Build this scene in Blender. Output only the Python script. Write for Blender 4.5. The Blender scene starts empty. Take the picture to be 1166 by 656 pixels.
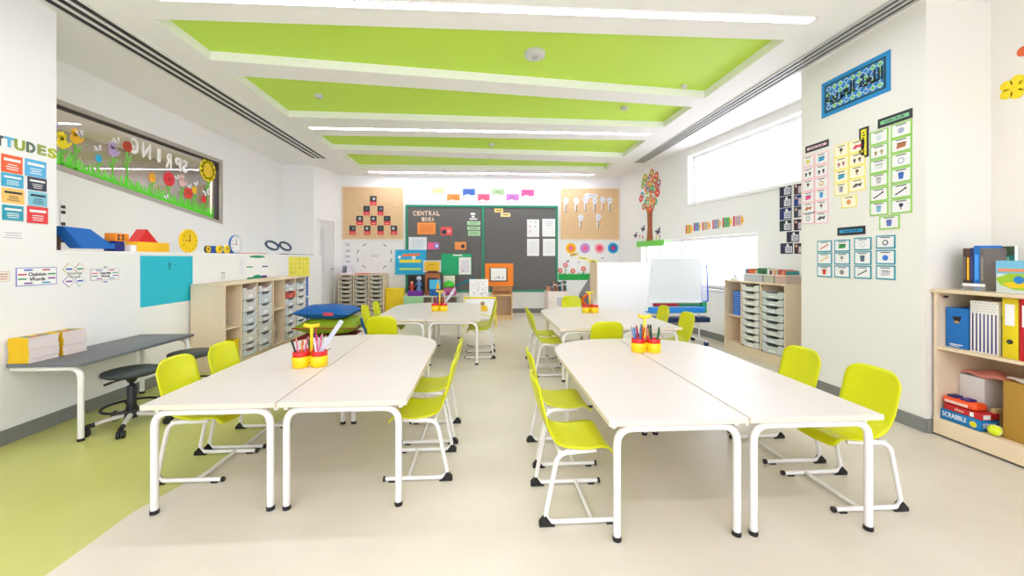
import bpy, bmesh, math, random
from math import sin, cos, pi, atan, radians, sqrt
from mathutils import Vector, Matrix
random.seed(7)
SC = bpy.context.scene
COL = SC.collection

# ------------------------------------------------------------------ camera
FPX, W_IMG, H_IMG = 450.0, 1166, 656
PX0, PY0, CAM_H = 576.0, 294.0, 1.25
YAW = atan(26 / 450.0)
SN, CS = sin(YAW), cos(YAW)
cam_data = bpy.data.cameras.new('camera')
cam_data.sensor_width = 36
cam_data.lens = 36 * FPX / W_IMG
cam_data.shift_x = (583 - PX0) / W_IMG
cam_data.shift_y = -(328 - PY0) / W_IMG
cam_data.clip_start = 0.05
cam = bpy.data.objects.new('camera', cam_data)
cam.location = (0, 0, CAM_H)
cam.rotation_euler = (pi / 2, 0, -YAW)
COL.objects.link(cam)
SC.camera = cam

def ground(px, py, z=0.0):
    d = FPX * (CAM_H - z) / (py - PY0)
    u = (px - PX0) * d / FPX
    return Vector((u * CS + d * SN, -u * SN + d * CS, z))

class Plane:
    """vertical plane: origin a, unit direction d (towards the viewer's right when facing it), normal n into the room"""
    def __init__(s, a, b):
        s.a = Vector((a[0], a[1], 0)); v = Vector((b[0] - a[0], b[1] - a[1], 0))
        s.len = v.length; s.d = v.normalized(); s.n = s.d.cross(Vector((0, 0, 1)))
    def hit(s, px, py):
        k = (px - PX0) / FPX
        r = Vector((k * CS + SN, -k * SN + CS, 0))
        t = s.a.dot(s.n) / r.dot(s.n)
        p = r * t
        return (p - s.a).dot(s.d), CAM_H - (py - PY0) * t / FPX
    def mat(s, u, z, off=0.0):
        p = s.a + s.d * u + s.n * off
        return Matrix(((s.d.x, 0, s.n.x, p.x), (s.d.y, 0, s.n.y, p.y), (0, 1, 0, z), (0, 0, 0, 1)))
    def pt(s, u, z, off=0.0):
        p = s.a + s.d * u + s.n * off
        return Vector((p.x, p.y, z))

# ------------------------------------------------------------------ materials
def lin(c):
    c = c / 255.0
    return c / 12.92 if c <= 0.04045 else ((c + 0.055) / 1.055) ** 2.4
_M = {}
def M(rgb, rough=0.5, metal=0.0, var=0.03, scale=6.0, spec=0.5, stretch=None, bump=0.0, name=None):
    key = (rgb, rough, metal, var, scale, spec, stretch, bump)
    if key in _M: return _M[key]
    m = bpy.data.materials.new(name or 'mat_%02x%02x%02x' % rgb)
    m.use_nodes = True
    nt = m.node_tree; b = nt.nodes['Principled BSDF']
    c = tuple(lin(v) for v in rgb)
    b.inputs['Roughness'].default_value = rough
    b.inputs['Metallic'].default_value = metal
    b.inputs['Specular IOR Level'].default_value = spec
    tc = nt.nodes.new('ShaderNodeTexCoord'); nz = nt.nodes.new('ShaderNodeTexNoise')
    nz.inputs['Scale'].default_value = scale; nz.inputs['Detail'].default_value = 3
    if stretch:
        mp = nt.nodes.new('ShaderNodeMapping'); mp.inputs['Scale'].default_value = stretch
        nt.links.new(tc.outputs['Object'], mp.inputs[0]); nt.links.new(mp.outputs[0], nz.inputs['Vector'])
    else:
        nt.links.new(tc.outputs['Object'], nz.inputs['Vector'])
    mx = nt.nodes.new('ShaderNodeMix'); mx.data_type = 'RGBA'
    mx.inputs['A'].default_value = tuple(max(0, v * (1 - var * 2)) for v in c) + (1,)
    mx.inputs['B'].default_value = tuple(min(1, v * (1 + var * 2)) for v in c) + (1,)
    nt.links.new(nz.outputs[0], mx.inputs['Factor'])
    nt.links.new(mx.outputs['Result'], b.inputs['Base Color'])
    if bump:
        bp = nt.nodes.new('ShaderNodeBump'); bp.inputs['Strength'].default_value = bump; bp.inputs['Distance'].default_value = 0.01
        nt.links.new(nz.outputs[0], bp.inputs['Height']); nt.links.new(bp.outputs[0], b.inputs['Normal'])
    _M[key] = m
    return m
def emis(rgb, strength, name):
    m = bpy.data.materials.new(name); m.use_nodes = True
    nt = m.node_tree; nt.nodes.clear()
    o = nt.nodes.new('ShaderNodeOutputMaterial'); e = nt.nodes.new('ShaderNodeEmission')
    e.inputs[0].default_value = tuple(lin(v) for v in rgb) + (1,); e.inputs[1].default_value = strength
    nt.links.new(e.outputs[0], o.inputs[0]); return m
def glassy(name, rgb=(255, 255, 255), gloss=0.06, alpha=0.0, rough=0.02):
    """thin clear sheet: transparent, partly diffuse (alpha) with a glossy coat"""
    m = bpy.data.materials.new(name); m.use_nodes = True
    nt = m.node_tree; nt.nodes.clear()
    o = nt.nodes.new('ShaderNodeOutputMaterial'); t = nt.nodes.new('ShaderNodeBsdfTransparent')
    g = nt.nodes.new('ShaderNodeBsdfGlossy'); g.inputs['Roughness'].default_value = rough
    d = nt.nodes.new('ShaderNodeBsdfDiffuse'); d.inputs[0].default_value = tuple(lin(v) for v in rgb) + (1,)
    t.inputs[0].default_value = (1, 1, 1, 1)
    m1 = nt.nodes.new('ShaderNodeMixShader'); m1.inputs[0].default_value = alpha
    m2 = nt.nodes.new('ShaderNodeMixShader'); m2.inputs[0].default_value = gloss
    nt.links.new(t.outputs[0], m1.inputs[1]); nt.links.new(d.outputs[0], m1.inputs[2])
    nt.links.new(m1.outputs[0], m2.inputs[1]); nt.links.new(g.outputs[0], m2.inputs[2])
    nt.links.new(m2.outputs[0], o.inputs[0]); return m

WALL = M((240, 240, 238), 0.7, var=0.006, scale=2)
CEIL = M((243, 243, 240), 0.75, var=0.004, scale=2)
GREENC = M((200, 236, 84), 0.6, var=0.02, scale=1.2)
FLOOR_B = M((212, 205, 186), 0.28, var=0.045, scale=2.4, spec=0.35)
FLOOR_G = M((190, 192, 108), 0.28, var=0.05, scale=2.4, spec=0.35)
SKIRT = M((128, 129, 124), 0.5)
LAM = M((213, 206, 198), 0.33, var=0.012, scale=3, spec=0.35)
LAM_EDGE = M((226, 214, 192), 0.45)
TUBE = M((232, 231, 226), 0.3, spec=0.5)
BLACK = M((24, 24, 26), 0.5)
LIME = M((205, 209, 8), 0.34, var=0.015, scale=3, spec=0.4)
BEECH = M((228, 209, 178), 0.5, var=0.05, scale=5, stretch=(1, 1, 0.12))
BEECH_IN = M((214, 192, 158), 0.55, var=0.05, scale=5, stretch=(1, 1, 0.12))
CORK = M((224, 190, 146), 0.85, var=0.06, scale=18)
WHITE = M((244, 244, 243), 0.5, var=0.005)
OFFW = M((232, 232, 236), 0.6, var=0.01)
PAPER = M((242, 242, 240), 0.7, var=0.006)
GREYTOP = M((104, 106, 110), 0.42, var=0.02)
YEL = M((246, 208, 12), 0.35, var=0.01)
RED = M((214, 26, 22), 0.35, var=0.01)
BLUE = M((20, 104, 190), 0.45, var=0.02)
GLASS = glassy('clear_glass')
def rgb(*c, **k): return M(tuple(c), k.pop('rough', 0.6), **k)

# ------------------------------------------------------------------ mesh builder
class MB:
    def __init__(s):
        s.bm = bmesh.new(); s.mats = []
    def mi(s, m):
        if m not in s.mats: s.mats.append(m)
        return s.mats.index(m)
    def _emit(s, verts, faces, m, smooth=False, T=None):
        vs = [s.bm.verts.new(T @ Vector(v) if T else v) for v in verts]
        k = s.mi(m)
        for f in faces:
            try:
                fc = s.bm.faces.new([vs[i] for i in f])
                fc.material_index = k; fc.smooth = smooth
            except ValueError: pass
        return vs
    def box(s, x0, y0, z0, x1, y1, z1, m, T=None):
        x0, x1 = sorted((x0, x1)); y0, y1 = sorted((y0, y1)); z0, z1 = sorted((z0, z1))
        v = [(x0, y0, z0), (x1, y0, z0), (x1, y1, z0), (x0, y1, z0), (x0, y0, z1), (x1, y0, z1), (x1, y1, z1), (x0, y1, z1)]
        s._emit(v, [(3, 2, 1, 0), (4, 5, 6, 7), (0, 1, 5, 4), (1, 2, 6, 5), (2, 3, 7, 6), (3, 0, 4, 7)], m, False, T)
        return s
    def rbox(s, x0, y0, z0, x1, y1, z1, m, r=0.005, seg=2, T=None):
        t = bmesh.new()
        bmesh.ops.create_cube(t, size=1)
        for v in t.verts:
            v.co = Vector((x0 + (v.co.x + .5) * (x1 - x0), y0 + (v.co.y + .5) * (y1 - y0), z0 + (v.co.z + .5) * (z1 - z0)))
        bmesh.ops.bevel(t, geom=t.edges[:], offset=r, segments=seg, affect='EDGES', profile=0.5)
        s._merge(t, m, True, T); return s
    def _merge(s, t, m, smooth, T=None):
        t.verts.index_update()
        s._emit([tuple(v.co) for v in t.verts], [[v.index for v in f.verts] for f in t.faces], m, smooth, T)
        t.free()
    def prism(s, poly, z0, z1, m, T=None, smooth=False, top=None):
        """polygon in xy extruded z0..z1"""
        a = sum(poly[i][0] * poly[(i + 1) % len(poly)][1] - poly[(i + 1) % len(poly)][0] * poly[i][1] for i in range(len(poly)))
        if a < 0: poly = poly[::-1]
        n = len(poly)
        v = [(x, y, z0) for x, y in poly] + [(x, y, z1) for x, y in poly]
        s._emit(v, [tuple(range(n - 1, -1, -1)), tuple(range(n, 2 * n))], m, False, T) if top is None else (
            s._emit(v, [tuple(range(n - 1, -1, -1))], m, False, T), s._emit(v, [tuple(range(n, 2 * n))], top, False, T))
        s._emit(v, [(i, (i + 1) % n, n + (i + 1) % n, n + i) for i in range(n)], m, smooth, T)
        return s
    def disc(s, cx, cy, r, z0, z1, m, n=16, ry=None, T=None):
        ry = ry or r
        return s.prism([(cx + r * cos(2 * pi * i / n), cy + ry * sin(2 * pi * i / n)) for i in range(n)], z0, z1, m, T)
    def cyl(s, p0, p1, r, m, n=12, r1=None, T=None):
        return s.tube([p0, p1], r, m, n, r1=r1, T=T)
    def tube(s, pts, r, m, n=10, closed=False, r1=None, T=None):
        P = [Vector(p) for p in pts]; N = len(P)
        rings = []; up = None
        for i, p in enumerate(P):
            if closed: t = (P[(i + 1) % N] - P[i - 1]).normalized()
            else: t = (P[min(i + 1, N - 1)] - P[max(i - 1, 0)]).normalized()
            if up is None:
                up = t.cross(Vector((0, 0, 1)))
                if up.length < 1e-3: up = t.cross(Vector((0, 1, 0)))
                up.normalize()
            else:
                up = (up - t * up.dot(t)).normalized()
            bn = t.cross(up)
            rr = r if r1 is None else r + (r1 - r) * i / (N - 1)
            rings.append([p + (up * cos(2 * pi * k / n) + bn * sin(2 * pi * k / n)) * rr for k in range(n)])
        v = [tuple(q) for ring in rings for q in ring]
        f = []
        for i in range(N if closed else N - 1):
            j = (i + 1) % N
            for k in range(n):
                f.append((i * n + k, j * n + k, j * n + (k + 1) % n, i * n + (k + 1) % n))
        s._emit(v, f, m, True, T)
        if not closed:
            s._emit([tuple(q) for q in rings[0]], [tuple(range(n))], m, False, T)
            s._emit([tuple(q) for q in rings[-1]], [tuple(range(n - 1, -1, -1))], m, False, T)
        return s
    def lathe(s, prof, m, c=(0, 0, 0), n=24, T=None, sharp=False):
        """prof: (r,z) list"""
        v = []; f = []
        for r, z in prof:
            for k in range(n): v.append((c[0] + r * cos(2 * pi * k / n), c[1] + r * sin(2 * pi * k / n), c[2] + z))
        for i in range(len(prof) - 1):
            for k in range(n):
                f.append((i * n + k, i * n + (k + 1) % n, (i + 1) * n + (k + 1) % n, (i + 1) * n + k))
        s._emit(v, f, m, not sharp, T)
        s._emit(v[:n], [tuple(range(n - 1, -1, -1))], m, False, T)
        s._emit(v[-n:], [tuple(range(n))], m, False, T)
        return s
    def ball(s, c, r, m, rx=1, ry=1, rz=1, n=14, T=None):
        t = bmesh.new(); bmesh.ops.create_uvsphere(t, u_segments=n, v_segments=max(6, n // 2 + 2), radius=r)
        for v in t.verts: v.co = Vector((v.co.x * rx + c[0], v.co.y * ry + c[1], v.co.z * rz + c[2]))
        s._merge(t, m, True, T); return s
    def grid(s, fn, nu, nv, m, thick=0.0, T=None):
        t = bmesh.new()
        g = [[t.verts.new(fn(i / nu, j / nv)) for i in range(nu + 1)] for j in range(nv + 1)]
        for j in range(nv):
            for i in range(nu): t.faces.new((g[j][i], g[j][i + 1], g[j + 1][i + 1], g[j + 1][i]))
        if thick:
            t.normal_update()
            bmesh.ops.solidify(t, geom=t.faces[:], thickness=thick)
        s._merge(t, m, True, T); return s
    def text(s, body, size, m, z0=0.0, z1=0.001, x=0.0, y=0.0, mirror=False, T=None, bold=0.0, sx=1.0, fit=None):
        cu = bpy.data.curves.new('t', 'FONT'); cu.body = body; cu.size = size
        cu.align_x = 'CENTER'; cu.align_y = 'CENTER'; cu.offset = bold; cu.resolution_u = 3
        o = bpy.data.objects.new('t', cu); COL.objects.link(o)
        me = bpy.data.meshes.new_from_object(o.evaluated_get(bpy.context.evaluated_depsgraph_get()))
        t = bmesh.new(); t.from_mesh(me)
        bmesh.ops.dissolve_limit(t, angle_limit=0.02, verts=t.verts[:], edges=t.edges[:])
        if fit:
            xs = [v.co.x for v in t.verts]; sx = fit / max(1e-6, max(xs) - min(xs))
        for v in t.verts: v.co = Vector(((-v.co.x if mirror else v.co.x) * sx + x, v.co.y + y, z0))
        r = bmesh.ops.extrude_face_region(t, geom=t.faces[:])
        for g in r['geom']:
            if isinstance(g, bmesh.types.BMVert): g.co.z = z1
        bmesh.ops.recalc_face_normals(t, faces=t.faces[:])
        s._merge(t, m, False, T)
        bpy.data.objects.remove(o); bpy.data.curves.remove(cu); bpy.data.meshes.remove(me)
        return s
    def lines(s, x0, x1, y0, y1, n, m, z=0.0015, frac=0.35, jag=0.25, rnd=random):
        """rows of small printed writing too small to read"""
        st = (y1 - y0) / n
        for i in range(n):
            yy = y0 + (i + .5) * st; k = rnd.random() * jag * (x1 - x0) / 2
            s.box(x0 + k, yy - st * frac / 2, 0, x1 - k, yy + st * frac / 2, z, m)
        return s
    def mesh(s, name):
        me = bpy.data.meshes.new(name); s.bm.to_mesh(me); s.bm.free()
        for m in s.mats: me.materials.append(m)
        return me
    def obj(s, name, parent=None, loc=None, rz=0, mat=None, **kw):
        return link(name, s.mesh(name), parent, loc, rz, mat, **kw)

def link(name, me, parent=None, loc=None, rz=0, mat=None, label=None, cat=None, group=None, kind=None):
    o = bpy.data.objects.new(name, me); COL.objects.link(o)
    if parent: o.parent = parent
    if mat is not None: o.matrix_world = mat
    else:
        if loc is not None: o.location = loc
        if rz: o.rotation_euler = (0, 0, rz)
    tag(o, label, cat, group, kind)
    return o
def tag(o, label=None, cat=None, group=None, kind=None):
    if label: o['label'] = label
    if cat: o['category'] = cat
    if group: o['group'] = group
    if kind: o['kind'] = kind
    return o
def thing(name, label, cat, loc=(0, 0, 0), rz=0, group=None, mat=None):
    o = bpy.data.objects.new(name, None); COL.objects.link(o)
    o.empty_display_size = 0.05
    if mat is not None: o.matrix_world = mat
    else: o.location = loc; o.rotation_euler = (0, 0, rz)
    return tag(o, label, cat, group)
def dup(root, loc, rz, label, group=None):
    def rec(o, parent):
        c = o.copy(); COL.objects.link(c); c.parent = parent
        for ch in [k for k in bpy.data.objects if k.parent == o]: rec(ch, c)
        return c
    r = rec(root, None); r.location = loc; r.rotation_euler = (0, 0, rz)
    r['label'] = label
    if group: r['group'] = group
    return r
def struct(name, mb, **k): return mb.obj(name, kind='structure', **k)
def fillet(pts, rad, seg=5):
    P = [Vector(p) for p in pts]; out = [P[0]]
    for i in range(1, len(P) - 1):
        a, b, c = P[i - 1], P[i], P[i + 1]
        d1 = (a - b); d2 = (c - b); r = min(rad, d1.length * .49, d2.length * .49)
        p0 = b + d1.normalized() * r; p2 = b + d2.normalized() * r
        for k in range(seg + 1):
            t = k / seg
            out.append(p0 * (1 - t) ** 2 + b * 2 * t * (1 - t) + p2 * t * t)
    out.append(P[-1]); return out
ORD = ['first', 'second', 'third', 'fourth', 'fifth', 'sixth', 'seventh', 'eighth', 'ninth', 'tenth', 'eleventh', 'twelfth', 'thirteenth']

# ------------------------------------------------------------------ room shell
YB = 9.0            # back wall
CZ = 3.1            # ceiling
XL, XU = -3.2, -3.95
BK = Plane((-3.17, YB), (3.2, YB))
LW = Plane((XL, -2.5), (XL, 8.0))
UP = Plane((XU, 3.16), (XU, 8.05))
LD = Plane((-3.36, 8.05), (-3.17, YB))
RW = Plane((3.17, YB), (3.83, 3.70))
PIL = Plane((3.165, 3.76), (3.165, 2.65))
PN = Plane((3.165, 2.65), (3.67, 2.65))
RN = Plane((3.67, 2.65), (3.67, -2.5))

# floor: beige sheet with a lime zone along the left wall
fl = MB()
zone = [(-1.72, -2.6), (-1.72, 2.05), (-1.6, 2.5), (-1.56, 3.2), (-1.7, 4.7), (-2.0, 6.4), (-3.2, 6.9)]
fl.prism([(-3.2, -2.6)] + zone, -0.06, 0.0, FLOOR_G)
fl.prism([(4.3, -2.6), (4.3, 9.3), (-4.2, 9.3), (-4.2, 6.9)] + zone[::-1], -0.06, 0.0, FLOOR_B)
struct('floor', fl)

# ceiling with four skewed recessed green coffers
CX0, CX1 = -2.54, 2.56
cf = [((CX0, 3.21), (CX1, 3.21), (CX1, 4.43), (CX0, 3.84)),
      ((CX0, 4.155), (CX1, 4.70), (CX1, 5.46), (CX0, 5.33)),
      ((CX0, 6.11), (CX1, 6.07), (CX1, 7.10), (CX0, 6.86)),
      ((CX0, 7.14), (CX1, 7.58), (CX1, 8.17), (CX0, 8.30))]
ce = MB()
ZT = CZ + 0.085
ce.box(-6.4, -2.7, CZ, CX0, 9.4, ZT, CEIL); ce.box(CX1, -2.7, CZ, 4.4, 9.4, ZT, CEIL)
ys = [((CX0, -2.7), (CX1, -2.7))]
for k in range(5):
    lo = ((CX0, -2.7), (CX1, -2.7)) if k == 0 else (cf[k - 1][3], cf[k - 1][2])
    hi = ((CX0, 9.4), (CX1, 9.4)) if k == 4 else (cf[k][0], cf[k][1])
    ce.prism([lo[0], lo[1], hi[1], hi[0]], CZ, ZT, CEIL)
ce.box(-6.4, -2.7, ZT + .03, 4.4, 9.4, ZT + .1, CEIL)
struct('ceiling', ce)
for c in cf:
    p = MB(); p.prism([(c[0][0] - .02, c[0][1] - .02), (c[1][0] + .02, c[1][1] - .02), (c[2][0] + .02, c[2][1] + .02), (c[3][0] - .02, c[3][1] + .02)], ZT, ZT + .03, GREENC)
    struct('ceiling_panel', p)

# left walls
w = MB(); w.box(XL, -2.7, 0, -4.3, 3.16, CZ, WALL); struct('wall_left', w)
w = MB(); w.box(XL, 3.16, 0, -4.3, 8.05, 1.30, WALL); w.box(XL + .006, 3.17, 1.285, XU, 7.7, 1.31, WHITE)
struct('wall_left_ledge', w)
# upper set-back wall with the long sloping-silled corridor window
us = lambda px, py: UP.hit(px, py)
sR, zT = us(253, 183)
_, zBR = us(253, 255.5)
sL = 0.35; q = us(66, 193.5); zBL = zBR + (q[1] - zBR) * (sR - sL) / (sR - q[0])
w = MB(); T = UP.mat(0, 0)
w.prism([(0, 1.30), (UP.len, 1.30), (UP.len, zBR), (sR, zBR), (sL, zBL), (0, zBL)], -.18, 0, WALL, T)
w.prism([(0, zT), (UP.len, zT), (UP.len, CZ), (0, CZ)], -.18, 0, WALL, T)
w.prism([(sR, zBR), (UP.len, zBR), (UP.len, zT), (sR, zT)], -.18, 0, WALL, T)
w.prism([(0, zBL), (sL, zBL), (sL, zT), (0, zT)], -.18, 0, WALL, T)
struct('wall_left_upper', w)
w = MB(); w.box(-4.13, 8.05, 0, -3.36, 9.3, CZ, WALL); struct('wall_left_end', w)
w = MB()
T = LD.mat(0, 0)
d0, d1 = LD.hit(362.5, 300)[0], LD.hit(380.5, 300)[0]; dzt = LD.hit(371, 251)[1]
w.box(0, 0, -.02, d0, CZ, .0, WALL, T); w.box(d1, 0, -.02, LD.len + .05, CZ, .0, WALL, T); w.box(d0, dzt, -.02, d1, CZ, .0, WALL, T)
struct('wall_left_back', w)
dr = MB(); dr.box(d0 + .01, 0.01, -.019, d1 - .01, dzt - .01, -.006, rgb(222, 222, 220), T)
dr.box(d0 + .1, .95, -.006, d1 - .35, dzt - .15, -.003, rgb(205, 208, 210, rough=.3), T)
door = struct('door_1', dr)
h = MB(); h.tube(fillet([LD.pt(d1 - .08, 1.02, -.004), LD.pt(d1 - .08, 1.02, .05), LD.pt(d1 - .2, 1.02, .05)], .02), .009, rgb(160, 160, 160, metal=.8)); h.obj('door_handle', door)
h = MB()
for a, b, c_, e in ((d0 - .04, d0 + .01, 0, dzt + .04), (d1 - .01, d1 + .04, 0, dzt + .04), (d0, d1, dzt - .01, dzt + .04)): h.box(a, c_, 0, b, e, .012, WHITE, T)
h.obj('door_frame', door)
# corridor beyond the sloping window
w = MB()
cor = M((150, 138, 124), 0.8, var=.02)
w.box(-6.2, 2.6, .9, -6.1, 9, CZ, cor); w.box(-6.2, 2.5, .9, -4.13, 2.6, CZ, cor); w.box(-6.2, 9, .9, -4.13, 9.1, CZ, cor); w.box(-6.2, 2.6, .85, -4.13, 9, .9, cor)
struct('wall_corridor', w)
cl = thing('ceiling_light', 'added ceiling lamp for the corridor, hidden above the flower window', 'ceiling light', (-4.42, 5.6, CZ))  # lamp added to brighten the corridor, hidden above the window head
m = MB(); m.box(-.06, -2.4, -.03, .06, 2.4, 0, WHITE); m.obj('housing', cl)
m = MB(); m.box(-.04, -2.35, -.035, .04, 2.35, -.031, emis((255, 250, 240), 26, 'corridor_fill')); m.obj('diffuser', cl)
rl = MB(); rl.cyl((-6.05, 3.0, 2.62), (-6.05, 8.6, 1.62), .035, rgb(120, 52, 36)); rl.obj('handrail', label='dark red sloping handrail in the corridor behind the flower window', cat='handrail')
# window frame and pane
T = UP.mat(0, 0)
def quadframe(mb, P, t, z0, z1, m, T):
    c = Vector((sum(p[0] for p in P) / 4, sum(p[1] for p in P) / 4))
    I = []
    for p in P:
        v = Vector(p) - c; I.append((p[0] - math.copysign(t, v.x), p[1] - math.copysign(t, v.y)))
    for i in range(4):
        j = (i + 1) % 4
        mb.prism([P[i], P[j], I[j], I[i]], z0, z1, m, T)
QP = [(sL, zBL), (sR, zBR), (sR, zT), (sL, zT)]
wf = MB(); quadframe(wf, QP, .045, -.12, .012, rgb(176, 170, 160, rough=.4), T)
quadframe(wf, [(sL + .045, zBL + .045), (sR - .045, zBR + .045), (sR - .045, zT - .045), (sL + .045, zT - .045)], .012, -.1, -.02, rgb(52, 50, 48), T)
win1 = struct('window_1', wf)
gp = MB(); gp.prism([(sL + .04, zBL + .04), (sR - .04, zBR + .04), (sR - .04, zT - .04), (sL + .04, zT - .04)], -.05, -.044, glassy('corridor_glass', gloss=.10), T); gp.obj('window_pane', win1)

# back wall
w = MB(); w.box(-3.6, YB, 0, 4.2, YB + .2, CZ, WALL); struct('wall_back', w)

# right wall with two windows
T = RW.mat(0, 0)
def H(px, py): return RW.hit(px, py)
ua = H(783, 205)[0]; uz0 = H(783, 233.5)[1]; uz1 = 2.98; ub = H(912, 160)[0] + .0
la = H(730, 300)[0]; lb = H(862.5, 300)[0]; lz1 = (H(862, 261)[1] + H(757, 276)[1]) / 2; lz0 = H(850, 333)[1]
ub = RW.len - .05
w = MB()
for a, b, z0, z1 in ((-.1, RW.len, 0, lz0), (-.1, la, lz0, lz1), (lb, RW.len, lz0, lz1), (-.1, RW.len, lz1, uz0), (-.1, ua, uz0, uz1), (ub, RW.len, uz0, uz1), (-.1, RW.len, uz1, CZ)):
    w.box(a, z0, -.22, b, z1, 0, WALL, T)
struct('wall_right_windows', w)
win_white = M((250, 250, 250), .4, var=0)  # plain white for window frames and sills
def window(name, a, b, z0, z1, mull, blind=False):
    f = MB(); t = .045
    for x0, x1, y0, y1 in [(a, b, z0, z0 + t), (a, b, z1 - t, z1), (a, a + t, z0, z1), (b - t, b, z0, z1)] + [(x - .02, x + .02, z0, z1) for x in mull]:
        f.box(x0, y0, -.19, x1, y1, -.12, win_white, T)
    o = struct(name, f)
    g = MB(); g.box(a + t, z0 + t, -.16, b - t, z1 - t, -.154, GLASS, T); g.obj('window_pane', o)
    s_ = MB(); s_.box(a - .02, z0 - .025, -.12, b + .02, z0, .03, win_white, T); s_.obj('window_sill', o)
window('window_2', ua, ub, uz0, uz1, [ua + .28])
window('window_3', la, lb, lz0, lz1, [la + .5, la + 1.2])
# pillar, near right walls
w = MB(); w.box(3.165, 2.65, 0, 4.3, 3.76, CZ, M((232, 231, 222), .7, var=.006, scale=2)); struct('wall_right_pillar', w)
w = MB(); w.box(3.67, -2.7, 0, 4.3, 2.65, CZ, M((234, 230, 220), .7, var=.006, scale=2)); struct('wall_right', w)
# wall behind the camera with an unseen window band added as soft frontal fill
w = MB()
for x0, x1, z0, z1 in ((-3.3, 3.7, 0, .8), (-3.3, 3.7, 2.9, CZ), (-3.3, -2.7, .8, 2.9), (3.1, 3.7, .8, 2.9)): w.box(x0, -2.7, z0, x1, -2.5, z1, WALL)
struct('wall_front', w)
w = MB()
for x in (-2.7, -.77, 1.17, 3.06): w.box(x, -2.62, .8, x + .04, -2.56, 2.9, WHITE)
w.box(-2.7, -2.62, .8, 3.1, -2.56, .84, WHITE); w.box(-2.7, -2.62, 2.86, 3.1, -2.56, 2.9, WHITE)
o = struct('window_fill', w); g = MB(); g.box(-2.66, -2.594, .84, 3.06, -2.588, 2.86, GLASS); g.obj('window_pane', o)
# baseboards
for nm, pl, a, b in (('baseboard_left', LW, 0, LW.len), ('baseboard_back', BK, 0, BK.len), ('baseboard_right_windows', RW, 0, RW.len), ('baseboard_right_pillar', PIL, 0, PIL.len), ('baseboard_right_corner', PN, 0, PN.len), ('baseboard_right', RN, 0, RN.len)):
    b_ = MB(); b_.box(a, 0, 0, b, .1, .012, SKIRT, pl.mat(0, 0)); struct(nm, b_)

# ------------------------------------------------------------------ ceiling fittings
LIGHT = emis((238, 236, 255), 16, 'light_diffuser')
def strip(x0, x1, y, label, w=.035):
    t = thing('ceiling_light', label, 'ceiling light', ((x0 + x1) / 2, y, CZ), 0)
    L = (x1 - x0) / 2
    m = MB(); m.box(-L - .01, -w - .012, -.006, L + .01, -w, 0, WHITE); m.box(-L - .01, w, -.006, L + .01, w + .012, 0, WHITE)
    m.box(-L - .02, -w - .012, -.006, -L, w + .012, 0, WHITE); m.box(L, -w - .012, -.006, L + .02, w + .012, 0, WHITE); m.obj('frame', t)
    m = MB(); m.box(-L, -w, -.004, L, w, -.001, LIGHT); m.obj('diffuser', t)
strip(-2.3, 2.55, 2.93, 'long recessed light strip in front of the largest green ceiling panel')
strip(-2.45, 2.5, 5.76, 'long recessed light strip between the second and third green ceiling panels')
strip(-2.45, 2.45, 8.62, 'long recessed light strip between the last green ceiling panel and chalkboard wall')
strip(-2.3, 2.55, 0.2, 'added light strip out of view in the ceiling above the camera')  # unseen strip, added to light the near part of the room
strip(-2.3, 2.55, -1.6, 'added light strip out of view by the window behind the camera')  # second unseen strip, added for more light from behind
def vent(x0, x1, y0, y1, label, slot, bar):
    t = thing('ceiling_vent', label, 'air vent', ((x0 + x1) / 2, (y0 + y1) / 2, CZ), 0)
    n = 3; wd = x1 - x0; L = (y1 - y0) / 2; sw = wd * slot / n; bw = (wd - sw * n) / (n + 1)
    m = MB()
    for k in range(n + 1):
        a = -wd / 2 + k * (sw + bw); m.box(a, -L, -.012, a + bw, L, 0, bar)
    m.box(-wd / 2, -L - .02, -.012, wd / 2, -L, 0, bar); m.box(-wd / 2, L, -.012, wd / 2, L + .02, 0, bar); m.obj('frame', t)
    for k in range(n):
        a = -wd / 2 + bw + k * (sw + bw); m = MB(); m.box(a, -L, -.004, a + sw, L, -.001, BLACK); m.obj('slot', t)
vent(-3.16, -2.86, -2.2, 7.49, 'long black slotted air vent above the flower window side', .62, M((232, 232, 230), .5))
vent(2.91, 3.11, -2.2, 7.45, 'long grey slotted air vent above the pillar and bright windows', .42, M((190, 190, 186), .5))
def detector(px, py, r, label, hh=.035):
    p = ground(px, py, ZT); m = MB()
    m.lathe([(r * .75, -hh), (r * .95, -hh * .8), (r, -hh * .35), (r, 0)], M((206, 206, 204), .5)); m.disc(0, 0, r * .35, -hh - .004, -hh, M((180, 180, 178), .5))
    m.obj('smoke_detector' if r > .07 else 'ceiling_sensor', loc=(p.x, p.y, ZT), label=label, cat='smoke detector' if r > .07 else 'sensor')
detector(609, 60, .1, 'large round white smoke detector on the biggest green ceiling panel', .045)
detector(363, 108, .05, 'small round white sensor on the second green panel above flower window side')
detector(711, 122, .045, 'small round white sensor on the second green panel towards the window side')
detector(779, 97, .03, 'tiny white sensor at the window corner of the biggest green panel')
detector(560, 164, .05, 'small round white sensor on the third green ceiling panel')
detector(557, 189, .05, 'small round white sensor on the green ceiling panel closest to the chalkboard')

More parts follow.
